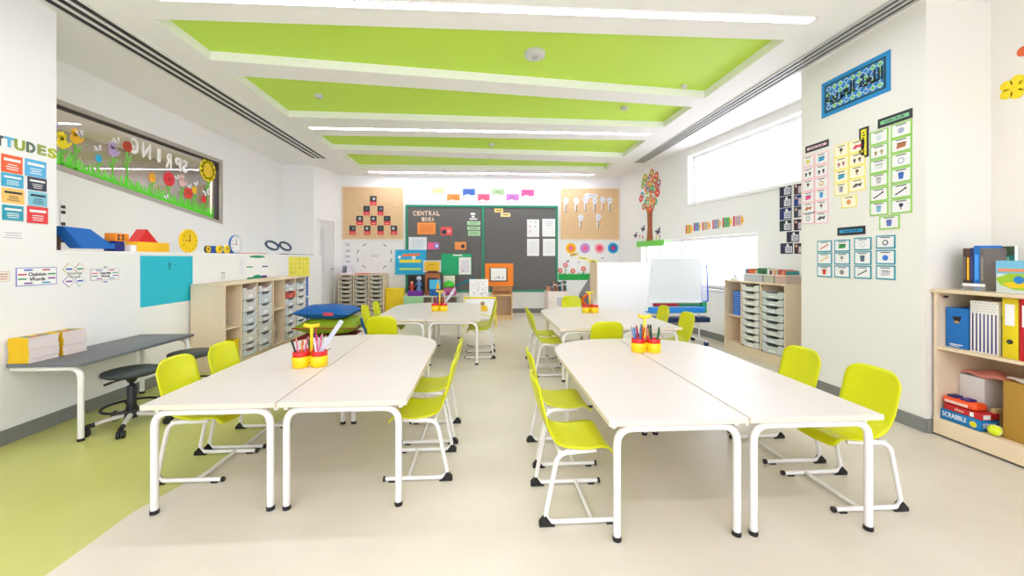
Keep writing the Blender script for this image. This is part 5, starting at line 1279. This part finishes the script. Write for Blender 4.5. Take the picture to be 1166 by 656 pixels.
m.obj('toy_bag', mat=frameZ(pl, u + .06, 0, SHh + .001), label='pink and white lumpy toy bag under the green helmet', cat='toy')
# posters in front of the board
def board_card(px, name, label, face, border=None, art=None, off=.035, cat='poster', bw=.012, th=.004): return card(BK, px, name, label, cat, face, border, bw, art, off=off, th=th)
def cy_art(m, w, h, z):
    m.prism([(-w * .3, h * .22), (w * .3, h * .27), (w * .3, h * .36), (-w * .25, h * .32)], z, z + .002, rgb(240, 120, 40)); m.box(-w * .36, -h * .02, z, w * .34, h * .10, z + .002, rgb(240, 226, 60)); m.box(-w * .36, -h * .32, z, w * .34, -h * .24, z + .002, rgb(190, 226, 120)); m.disc(w * .1, h * .18, h * .08, z, z + .0015, rgb(220, 230, 240), 12); m.disc(-w * .36, h * .2, h * .06, z, z + .0015, PAPER, 10)
board_card((450.5, 284.5, 485.5, 312.5), 'poster', 'cyan poster with orange and yellow strips overlapping the board edge', rgb(30, 170, 220), art=cy_art, off=.04)
board_card((482.5, 296.5, 502.5, 310), 'framed_picture', 'yellow picture in a pale frame beside the cyan poster', rgb(246, 196, 30), rgb(220, 222, 224), off=.05, bw=.03, th=.02, art=lambda m, w, h, z: m.box(-w * .2, h * .1, z, w * .1, h * .16, z + .001, rgb(214, 120, 60)))
def grn_art(m, w, h, z): m.box(w * .08, -h * .48, z, w * .48, h * .33, z + .0012, PAPER); m.box(-w * .12, h * .4, z, w * .2, h * .46, z + .0012, PAPER); m.lines(w * .12, w * .44, -h * .4, h * .2, 6, rgb(200, 190, 220), z + .002); m.disc(w * .22, -h * .3, .014, z + .0012, z + .002, rgb(220, 120, 160), 8)
board_card((502.8, 289, 537, 313), 'poster', 'green backing sheet with a white page on the grey board', rgb(20, 170, 110), art=grn_art, off=.035)
card(BK, (519, 319.5, 541, 322), 'paper_strip', 'sloping teal strip low on the grey board', 'paper strip', rgb(20, 120, 140), off=.02, tilt=.38)
# wooden cube, crate and orange framed drawing
o1, w1, h1 = bbox_at(7.95, (564, 336.5, 583.5, 362), 'paper_strip', '', '', BEECH, .3) if False else (None, 0, 0)
FC = Plane((-3, 7.98), (3, 7.98)); a, b = FC.hit(560, 300)[0], FC.hit(583.5, 300)[0]
W = b - a; Hc = FC.hit(570, 336)[1]
t = cabinet('cube_shelf', 'small open wooden cube shelf below the orange frame', 'shelf', frameZ(FC, a), W, .34, Hc, [], [], wood=M((226, 192, 142), .5, var=.05, scale=5), plinth=.09)
Tc = frameZ(FC, a)
m = MB(); m.rbox(.02, .06, 0, W, .26, .17, M((176, 120, 70), .6, var=.08, scale=9), .004); m.box(.05, .058, .03, W - .04, .06, .07, rgb(130, 84, 50)); put(m, 'wooden_crate', Tc @ Matrix.Translation((0, 0, Hc + .001)), 'brown wooden box on the cube shelf', 'box')
u0_, z_, w_, h_ = rect(FC, 552.5, 300, 585, 326); zb = Hc + .173
t = thing('framed_drawing', 'wide orange framed drawing standing on the brown wooden box', 'picture frame', mat=frameZ(FC, u0_, -.12, zb))
h_ = z_ + h_ / 2 - zb; ORG = rgb(246, 134, 20)
for q in ((-w_ / 2, 0, w_ / 2, .09), (-w_ / 2, h_ - .09, w_ / 2, h_), (-w_ / 2, .09, -w_ / 2 + .09, h_ - .09), (w_ / 2 - .12, .09, w_ / 2, h_ - .09)): m = MB(); m.box(q[0], 0, q[1], q[2], .025, q[3], ORG); m.obj('frame_strip', t)
m = MB(); m.box(-w_ / 2 + .08, .012, .08, w_ / 2 - .1, .024, h_ - .08, INK); m.obj('mount', t)
m = MB(); m.box(-w_ / 2 + .115, .006, .115, w_ / 2 - .145, .011, h_ - .10, PAPER)
for k in range(5): m.box(-.1 + .04 * k, .004, .15 + .012 * (k % 2), -.075 + .04 * k, .006, .165 + .02 * (k % 3), rgb(150, 160, 200))
m.obj('drawing', t)
# duck easel
FE = Plane((-3, 7.25), (3, 7.25)); u0_, z_, w_, h_ = rect(FE, 528, 339.5, 565, 363.5)
t = thing('play_easel', 'low white and yellow easel with a duck drawing at the table end', 'easel', mat=frameZ(FE, u0_, 0, 0))
ZE = z_ + h_ / 2; YE = rgb(246, 222, 60)
for sx in (-1, 1):
    for sy, yy in ((0, 0), (1, .3)):
        m = MB(); m.tube([(sx * w_ / 2, yy * 1.2 - .04 if sy else -.03, 0.0), (sx * w_ * .47, .1, ZE)], .014, YE, 8); m.obj('leg', t)
m = MB(); m.rbox(-w_ / 2 - .01, .085, ZE - .02, w_ / 2 + .01, .12, ZE + .012, YE, .005); m.obj('top_rail', t)
m = MB(); m.rbox(-w_ * .46, .0, ZE - h_, w_ * .46, .012, ZE - .02, WHITE, .003)
yl = rgb(250, 206, 40); Tq = Matrix(((1, 0, 0, 0), (0, 0, -1, 0), (0, 1, 0, 0), (0, 0, 0, 1)))
m.prism([(-w_ * .02, ZE - .24), (w_ * .24, ZE - .24), (w_ * .22, ZE - .15), (w_ * .1, ZE - .12), (w_ * .0, ZE - .15)], 0, .004, yl, Tq); m.disc(w_ * .08, ZE - .1, .04, 0, .005, rgb(170, 140, 110), 14, T=Tq)
m.prism([(-w_ * .45, ZE - .2), (-w_ * .4, ZE - .2), (w_ * .4, ZE - .34), (w_ * .4, ZE - .36)], 0, .003, YE, Tq); m.obj('panel', t)
def spots(m, w, h):
    r = random.Random(9)
    for k in range(46): x, z = r.uniform(-w * .45, w * .45), r.uniform(.03, h - .03); m.box(x - .006, -.0015, z - .005, x + .008, 0, z + .005, rgb(*r.choice([(60, 70, 90), (90, 150, 160), (220, 110, 120), (120, 120, 150)])))
FE2 = Plane((-3, 7.34), (3, 7.34)); u, z, ww, hh = rect(FE2, 534.5, 318, 556, 339)
m = MB(); m.box(-ww / 2, 0, 0, ww / 2, .01, z + hh / 2 - ZE - .013, PAPER); spots(m, ww, z + hh / 2 - ZE - .013); m.obj('picture_sheet', mat=frameZ(FE2, u, 0, ZE + .013), label='white sheet scattered with small coloured marks above the duck easel', cat='paper')
# cabinet with books by the green frame corner
FG = Plane((-3, 8.25), (3, 8.25)); a, b = FG.hit(624, 300)[0], FG.hit(649, 300)[0]; W = b - a; Hg = FG.hit(636, 332)[1]
t = thing('cabinet', 'pale cabinet with a white notice below the end of the grey board', 'cabinet', mat=frameZ(FG, a))
m = MB(); m.rbox(0, 0, 0, W, .45, Hg, M((240, 226, 216), .5, var=.02), .005); m.obj('body', t)
m = MB(); m.box(.02, -.012, .06, W - .01, 0, Hg - .03, M((244, 234, 226), .45, var=.02)); dd = m.obj('door', t)
m = MB(); m.ball((.05, -.022, Hg * .6), .012, rgb(180, 170, 160)); m.obj('knob', dd)
m = MB(); m.box(W * .32, -.016, Hg * .42, W * .74, -.0125, Hg * .88, PAPER)
for k in range(5): m.box(W * .4, -.0175, Hg * (.5 + .06 * k), W * .66, -.016, Hg * (.52 + .06 * k), rgb(150, 150, 190))
m.obj('notice', t)
Tg = frameZ(FG, a, 0, Hg + .001); r = random.Random(2)
for k in range(9):
    c = r.choice([(90, 110, 110), (60, 70, 76), (170, 120, 100), (200, 200, 200), (40, 130, 130), (120, 70, 60)]); hh = r.uniform(.14, .22)
    m = MB(); m.box(0, 0, 0, .026, .2, hh, rgb(*c)); m.box(.003, .003, .003, .023, .2005, hh - .003, PAPER); m.box(.0, -.001, hh * .6, .026, 0, hh * .75, rgb(230, 226, 220))
    put(m, 'picture_book', Tg @ Matrix.Translation((.09 + k * .036, .05, 0)) , '%s upright book on the pale cabinet, counted from the wooden pot' % ORD[k], 'book')
m = MB(); m.lathe([(.045, 0), (.055, .08), (.05, .1)], rgb(190, 130, 100), n=16); put(m, 'pot', Tg @ Matrix.Translation((.035, .12, 0)), 'small brown pot at the board end of the pale cabinet', 'pot')
# grey folded tent and orange hoop
FK = Plane((-3, 8.0), (3, 8.0)); P_ = [FK.hit(*q) for q in ((656, 345), (660, 335), (671, 317.5), (680, 312), (680, 345))]
c_ = P_[0][0]; P_ = [(x - c_, z) for x, z in P_]; P_[0] = (P_[0][0], 0); P_[-1] = (P_[-1][0], 0)
m = MB(); m.prism(P_, -.05, 0, M((132, 134, 140), .8, var=.05)); m.prism([(P_[1][0] + .02, P_[1][1] - .05), (P_[3][0], P_[3][1] - .36), (P_[3][0], P_[3][1] - .42), (P_[1][0] + .02, P_[1][1] - .09)], 0, .004, BLACK)
m.obj('folded_tent', mat=FK.mat(c_, 0), label='grey slanted folded play tent behind the white partition edge', cat='play tent')
pl = Plane((-3, 7.8), (3, 7.8)); u, z = pl.hit(672, 341); R_ = .16
m = MB(); m.tube([(R_ * cos(k * pi / 10), R_ * .7 * sin(k * pi / 10), 0) for k in range(20)], .03, rgb(240, 120, 20), 10, closed=True); m.obj('hoop', mat=pl.mat(u, z - .02), label='orange ring on the box in front of the grey tent', cat='ring')
m = MB(); m.rbox(-.2, -.16, 0, .14, .06, z - .02 - R_ * .7 - .031, rgb(60, 70, 110), .01); m.obj('storage_box', mat=frameZ(pl, u, 0, 0), label='dark blue box under the orange ring', cat='box')
# white backed shelf unit used as a partition
FP = Plane((-3, 6.62), (5, 6.62)); a, b = FP.hit(680.5, 300)[0], FP.hit(742, 300)[0]; W = b - a; Hp = FP.hit(700, 299)[1]
t = thing('room_divider', 'tall white backed shelf unit with beech edges used as partition', 'room divider', mat=frameZ(FP, a))
m = MB(); m.box(.0, 0, .02, W, .012, Hp - .004, M((246, 246, 247), .3, var=.003)); m.obj('back_panel', t)
for x in (-.018, W): m = MB(); m.box(x, 0, 0, x + .018, .42, Hp, BEECH); m.obj('side_panel', t)
m = MB(); m.box(0, 0.012, Hp - .02, W, .42, Hp, WHITE); m.obj('top_panel', t)
for z in (.06, .42, .8): m = MB(); m.box(0, .012, z, W, .42, z + .018, BEECH); m.obj('shelf', t)
# wheeled whiteboard easel
FW = Plane((0, 5.62), (5, 5.62)); a, b = FW.hit(742, 300)[0], FW.hit(798, 300)[0]; W = b - a
t = thing('whiteboard_easel', 'wheeled white easel with blank board and coloured trays before the window', 'easel', mat=frameZ(FW, a))
zt = FW.hit(770, 294)[1]; zb = FW.hit(770, 343)[1]; za = FW.hit(770, 287.5)[1]
m = MB(); m.tube(fillet([(0.02, .03, .06), (0.02, .03, za), (W - .01, .03, za), (W - .01, .03, .06)], .06), .011, WHITE, 10); m.obj('frame', t)
m = MB(); m.prism([(.0, zt), (W, zt), (W, zb), (-.06, zb)], 0, .018, M((232, 238, 240), .18, var=.003), Tq); m.obj('board', t)
m = MB(); m.box(-.06, -.04, zb - .015, W, .01, zb, WHITE); m.obj('ledge', t)
zr = FW.hit(770, 347)[1]
m = MB(); m.cyl((.02, -.02, zr), (W * .52, -.02, zr), .024, rgb(170, 30, 50), 14); m.obj('paper_roll', t, label='red paper roll')
m = MB(); m.cyl((W * .53, -.02, zr), (W - .03, -.02, zr), .024, rgb(20, 130, 90), 14); m.obj('paper_roll', t, label='green paper roll')
z0, z1 = FW.hit(770, 355.5)[1], FW.hit(770, 349)[1]
m = MB(); m.rbox(-.08, -.12, z0, W, -.05, z1, rgb(30, 140, 226), .01); m.box(-.08, -.05, z0, W, .05, z0 + .012, rgb(30, 140, 226)); m.obj('tray', t, label='bright blue tray')
z0, z1 = FW.hit(770, 366.5)[1], FW.hit(770, 361)[1]
m = MB(); m.rbox(-.0, -.08, z0, W + .1, .1, z1, rgb(16, 44, 84), .008); m.obj('lower_shelf', t, label='dark navy lower shelf')
for x in (.02, W - .01):
    m = MB(); m.box(x - .015, -.18, .05, x + .015, .22, .075, WHITE); ft = m.obj('foot', t)
    for y in (-.16, .2):
        m = MB(); m.cyl((x - .022, y, .027), (x + .022, y, .027), .027, rgb(30, 60, 110) if y < 0 else BLACK, 14); m.cyl((x, y, .03), (x, y, .056), .008, BLACK); m.obj('caster', ft)
m = MB(); Zs = (FW.hit(800, 303)[1], FW.hit(800, 344)[1]); x_ = W + .02
m.tube(fillet([(x_, .03, Zs[0]), (x_ + .13, .10, Zs[0]), (x_ + .16, .12, Zs[1]), (x_ + .01, .04, Zs[1]), (x_, .03, Zs[0])], .02), .010, rgb(30, 80, 200), 8); m.prism([(x_, .03), (x_ + .14, .11), (x_ + .14, .113), (x_, .033)], Zs[1], Zs[0], glassy('paper_holder_clear', (220, 228, 250), .05, .3)); m.obj('paper_holder', t, label='clear side holder with blue rim')
m = MB(); m.rbox(W + .0, -.04, FW.hit(800, 356)[1], W + .07, .05, FW.hit(800, 344)[1], rgb(30, 150, 100), .006); m.obj('side_bin', t, label='green side bin')

# ------------------------------------------------------------------ shelf by the camera with binders, boxes and games
FS = Plane((3.2, 2.63), (3.2, 1.4)); SL = 1.15; Hs = 1.03
t = thing('bookcase', 'low beech bookcase against the wall beside the pillar', 'bookcase', mat=frameZ(FS, 0)); D = .44
BM = M((232, 212, 178), .5, var=.05, scale=5, stretch=(.3, 1, 1))
m = MB(); m.rbox(-.02, -.012, Hs - .022, SL, D, Hs, BM, .003); m.obj('top_panel', t)
for x in (0, SL - .02): m = MB(); m.box(x, 0, .015, x + .02, D, Hs - .022, BEECH); m.obj('side_panel', t)
zm, zbm = FS.hit(1070, 394.5)[1], FS.hit(1070, 477)[1]
m = MB(); m.box(.02, .004, zm - .02, SL - .02, D - .01, zm, BM); m.obj('shelf', t)
m = MB(); m.box(.02, .004, zbm - .02, SL - .02, D - .01, zbm, BM); m.obj('shelf', t)
m = MB(); m.box(.0, -.004, .015, SL, .0, zbm + .004, BM); m.obj('base_panel', t)
m = MB(); m.box(.02, D - .01, .02, SL - .02, D, Hs - .022, BEECH_IN); m.obj('back_panel', t)
for x in (.05, SL - .05): m = MB(); m.box(x - .02, .04, 0, x + .02, D - .04, .015, BLACK); m.obj('foot', t)
for x, z in ((.03, Hs - .05),): m = MB(); m.cyl((x + .012, .03, z), (x + .012, .05, z), .008, BLACK); m.obj('screw_cap', t)
def sh(dep): return Plane((3.2 + dep, 2.63), (3.2 + dep, 1.4))
def shbox(x0, x1, yt, z, dep, D_, name, label, cat, mat_, extra=None, rb=.003, yb=None):
    pl = sh(dep); a, b = max(.024, pl.hit(x0, 300)[0]), pl.hit(x1, 300)[0]; zt = pl.hit((x0 + x1) / 2, yt)[1]
    m = MB(); w_, h_ = b - a, zt - z; m.rbox(0, 0, 0, w_, D_, h_, mat_, min(rb, h_ * .3, w_ * .3))
    if extra: extra(m, w_, h_)
    return m.obj(name, mat=frameZ(pl, a, 0, z + .001), label=label, cat=cat), a, w_, h_
Tf = lambda y: Matrix(((1, 0, 0, 0), (0, 0, -1, y), (0, 1, 0, 0), (0, 0, 0, 1)))
def blue_mag(m, w, h): m.prism([(w * .3, h * .78), (w * .7, h * .8), (w * .62, h * .66), (w * .42, h * .66)], 0, .002, BLACK, Tf(0)); m.box(w * .4, -.003, h * .62, w * .6, 0, h * .68, rgb(180, 150, 90)); m.box(w * .2, -.002, h * .07, w * .75, 0, h * .09, PAPER); m.box(w * .2, -.002, h * .03, w * .6, 0, h * .05, rgb(200, 210, 230))
shbox(1073, 1103, 351, zm, .06, .26, 'magazine_file', 'blue cardboard file box beside the side panel of the bookcase', 'file box', rgb(20, 110, 186), blue_mag)
def stripes(m, w, h):
    for k in range(7):
        x = w * (.08 + k * .135); m.prism([(x, h * .02), (x + w * .05, h * .02), (x + w * .045, h * .76), (x + w * .005, h * .76)], 0, .0015, rgb(50, 44, 120), Tf(0))
    for i in range(9):
        for j in range(4): m.box(w * (.05 + .1 * i + .05 * (j % 2)), -.0015, h * (.80 + .05 * j), w * (.07 + .1 * i + .05 * (j % 2)), 0, h * (.815 + .05 * j), rgb(90, 84, 100))
    for k in range(6): m.box(w, .02 + k * .035, h * .02, w + .0015, .03 + k * .035, h * .76, rgb(50, 44, 120))
shbox(1104.5, 1137, 343.5, zm, .045, .24, 'magazine_file', 'white file box with navy stripes and dotted top', 'file box', rgb(236, 234, 226), stripes)
def binder(m, w, h): m.box(w * .2, -.002, h * .55, w * .8, 0, h * .9, PAPER); m.disc(w * .5, h * .28, w * .2, 0, .002, BLACK, 16, T=Tf(0)); m.disc(w * .5, h * .28, w * .13, .002, .003, rgb(60, 60, 60), 16, T=Tf(0)); m.lines(0, 0, 0, 0, 1, INK) if False else None
shbox(1141, 1159, 340, zm, .03, .27, 'ring_binder', 'yellow lever arch binder beside the striped file box', 'binder', rgb(226, 204, 20), binder)
shbox(1160.5, 1179, 341.5, zm, .03, .27, 'ring_binder', 'red lever arch binder beside the yellow one', 'binder', rgb(196, 24, 36), binder)
# lower compartment
o_, a_, w_, h_ = shbox(1077, 1121, 427, zbm, .16, .2, 'storage_box', 'white cardboard box behind the stacked games', 'box', rgb(222, 220, 216))
zx = zbm + h_ + .002
pl = sh(.17)
m = MB(); m.grid(lambda u, v: Vector(((u) * .30, v * .17, .012 + .035 * sin(pi * u) ** .5 * sin(pi * v) ** .5 + .008 * sin(11 * u + 6 * v))), 20, 12, rgb(226, 140, 130, rough=.35), .004); m.obj('plastic_bag', mat=frameZ(pl, a_ + .0, 0, zx), label='pink plastic bag lying on the white box', cat='bag')
o_, a2, w2, h2 = shbox(1142, 1175, 437, zbm, .06, .3, 'storage_box', 'olive brown cardboard box on the lowest shelf', 'box', rgb(176, 134, 50))
m = MB(); m.grid(lambda u, v: Vector((u * .26 , v * .2, .012 + .03 * sin(pi * u) ** .5 * sin(pi * v) ** .5 + .008 * sin(13 * u + 9 * v))), 18, 12, rgb(206, 196, 180, rough=.25), .004); m.obj('plastic_bag', mat=frameZ(sh(.07), a2 + .0, 0, zbm + h2 + .002), label='clear beige plastic bag on the olive brown box', cat='bag')
def scr(m, w, h): m.text('SCRABBLE', h * .62, PAPER, 0, .0015, w * .36, h * .55, T=Tf(0), fit=w * .6); m.disc(w * .82, h * .45, h * .28, 0, .001, rgb(220, 210, 40), 12, T=Tf(0)); m.text('SCRABBLE', h * .6, PAPER, 0, .0015, .06, h * .5, T=Matrix(((0, 0, 1, w), (1, 0, 0, 0), (0, 1, 0, 0), (0, 0, 0, 1))), fit=.09)
o_, a3, w3, h3 = shbox(1065, 1117, 471, zbm, .02, .13, 'board_game', 'blue word game box at the bottom of the games stack', 'board game', rgb(16, 120, 180), scr)
def chess(m, w, h): m.text('chess', h * .6, rgb(240, 220, 190), 0, .0015, w * .42, h * .5, T=Tf(0)); m.box(w * .7, -.0015, h * .15, w * .8, 0, h * .85, PAPER)
pl = sh(.022); a, b = pl.hit(1075, 300)[0], pl.hit(1118, 300)[0]
m = MB(); m.rbox(0, 0, 0, b - a, .125, .04, rgb(190, 30, 34), .003); chess(m, b - a, .04); m.box(b - a, .01, .006, b - a + .001, .06, .034, PAPER); m.obj('board_game', mat=frameZ(pl, a, 0, zbm + h3 + .003), label='red game box lying on the blue game box', cat='board game')
z4 = zbm + h3 + .045
m = MB(); m.rbox(0, 0, 0, .19, .1, .05, rgb(236, 84, 30, rough=.35), .018); m.box(.02, -.001, .012, .15, 0.001, .03, rgb(240, 200, 190)); m.rbox(.025, .01, .05, .075, .07, .064, rgb(40, 40, 110), .004); m.rbox(.1, .01, .05, .15, .07, .064, rgb(60, 40, 120), .004); m.obj('toy_case', mat=frameZ(pl, max(.03, sh(.02).hit(1068, 300)[0]), 0, z4), label='orange red plastic toy case with two dark knobs on the red game', cat='toy')
pl = sh(.05); u, z = pl.hit(1136, 488); m = MB(); m.ball((0, 0, .033), .033, rgb(214, 232, 30), n=18); m.tube([(.0331 * cos(k * pi / 12), .012 * sin(k * pi / 6), .033 + .0331 * sin(k * pi / 12)) for k in range(24)], .0012, PAPER, 5, closed=True); bx = sh(.0).hit(1136, 300)[0]
m.obj('tennis_ball', mat=frameZ(sh(.04), sh(.04).hit(1133, 300)[0] , 0, zbm + .003), label='neon yellow tennis ball on the lowest shelf', cat='ball')
m = MB(); m.rbox(0, 0, 0, .03, .06, .14, rgb(206, 184, 130), .003); m.obj('wooden_block', mat=frameZ(sh(.13), sh(.13).hit(1127, 300)[0], 0, zbm + .001), label='upright pale wooden block between games and olive box', cat='block')
# on top of the bookcase: a clear file of books, a large book and a colourful game
def topbook(x0, x1, yt, dep, D_, label, c, c2=None, name='book', extra=None):
    pl = sh(dep); a, b = pl.hit(x0, 300)[0], pl.hit(x1, 300)[0]; zt = pl.hit((x0 + x1) / 2, yt)[1]; h = zt - Hs
    m = MB(); w = b - a; m.box(0, 0, 0, w, D_, h, rgb(*c)); m.box(w * .1, .003, .002, w * .9, D_ + .0005, h + .0004, PAPER); m.box(w * .2, -.001, h * .25, w * .8, 0, h * .8, rgb(*(c2 or [min(255, v + 50) for v in c])))
    if extra: extra(m, w, h)
    m.obj(name, mat=frameZ(pl, a, 0, Hs + .001), label=label, cat='book')
topbook(1096.5, 1100.2, 283, .1, .16, 'dark brown book at the pillar end of the bookcase top', (66, 50, 50))
topbook(1100.4, 1104.3, 284, .1, .16, 'yellow spined book between dark books on the bookcase', (90, 60, 40), (246, 190, 30))
topbook(1104.5, 1108.3, 282.5, .1, .16, 'dark blue slim book beside the yellow spined book', (40, 46, 90), (70, 70, 130))
topbook(1108.8, 1115.6, 280, .1, .16, 'bright blue thick book on the bookcase', (24, 110, 190))
topbook(1116, 1120.5, 283, .1, .16, 'grey brown book before the large green book', (110, 104, 100), (150, 140, 130))
pl = sh(.085); a, b = pl.hit(1095.5, 300)[0], pl.hit(1122, 300)[0]
t = thing('book_holder', 'clear holder with a white label strip around the upright books', 'book holder', mat=frameZ(pl, a, 0, Hs + .001))
m = MB(); m.box(0, 0, 0, b - a, .003, .05, glassy('clear_holder', (230, 236, 240), .06, .15)); m.obj('front', t)
m = MB(); m.box(.002, -.001, .03, b - a - .002, 0, .048, PAPER); m.obj('label_strip', t)
def wild(m, w, h): m.box(0, -.001, h * .8, w, 0, h, rgb(70, 84, 60)); m.text('WILDFIRE', h * .1, PAPER, .0012, .002, w * .5, h * .86, T=Tf(0), fit=w * .6); m.box(w * .08, -.0012, h * .1, w * .9, 0, h * .55, rgb(16, 84, 96)); m.box(w * .1, -.0016, h * .62, w * .85, 0, h * .76, rgb(150, 200, 180)); [m.box(w * (.15 + .2 * i), -.002, h * .12, w * (.17 + .2 * i), 0, h * .52, rgb(90, 170, 170)) for i in range(4)]
pl = sh(.28); a, b = pl.hit(1110, 300)[0], pl.hit(1147, 300)[0]; zt = pl.hit(1130, 281)[1]
m = MB(); m.box(0, 0, 0, b - a, .03, zt - Hs, rgb(40, 130, 120)); m.box(.003, .003, .002, b - a + .0005, .027, zt - Hs + .0004, PAPER); wild(m, b - a, zt - Hs); m.obj('picture_book', mat=frameZ(pl, a + .035, 0, Hs + .001), label='large green picture book with dark title band standing on the bookcase', cat='book')
def island(m, w, h):
    m.box(0, -.001, h * .6, w, 0, h, rgb(120, 190, 220)); m.prism([(w * .0, h * .45), (w * .3, h * .62), (w, h * .58), (w, h * .1), (w * .4, h * .12), (w * .1, h * .25)], 0.001, .002, rgb(160, 200, 50), Tf(0)); m.prism([(w * .15, h * .3), (w * .6, h * .42), (w, h * .3), (w * .8, h * .18), (w * .3, h * .18)], .002, .003, rgb(240, 200, 30), Tf(0)); m.disc(w * .5, h * .42, h * .12, .003, .004, rgb(40, 130, 200), 12, T=Tf(0)); m.box(w * .05, -.003, h * .66, w * .7, 0, h * .76, rgb(230, 150, 110)); m.disc(w * .8, h * .85, h * .07, .001, .002, rgb(110, 110, 180), 10, T=Tf(0))
pl = sh(.05); a, b = pl.hit(1134, 300)[0], pl.hit(1190, 300)[0]; zt = pl.hit(1150, 297)[1]
m = MB(); m.rbox(0, 0, 0, b - a, .05, zt - Hs, rgb(214, 224, 220), .003); island(m, b - a, zt - Hs); m.obj('game_box', mat=frameZ(pl, a, 0, Hs + .001), label='colourful box with yellow green island picture on the bookcase', cat='box')

# ------------------------------------------------------------------ light
wd_ = bpy.data.worlds.new('world'); SC.world = wd_; wd_.use_nodes = True
bg = wd_.node_tree.nodes['Background']; bg.inputs[0].default_value = (.85, .86, 1, 1); bg.inputs[1].default_value = 2.4
SC.view_settings.view_transform = 'Standard'; SC.view_settings.look = 'None'
SC.view_settings.gamma = 1; SC.view_settings.use_curve_mapping = False
SC.view_settings.exposure = 1.26
SC.cycles.use_denoising = True
SC.cycles.max_bounces = 10; SC.cycles.diffuse_bounces = 6; SC.cycles.transparent_max_bounces = 12
SC.cycles.sample_clamp_indirect = 6
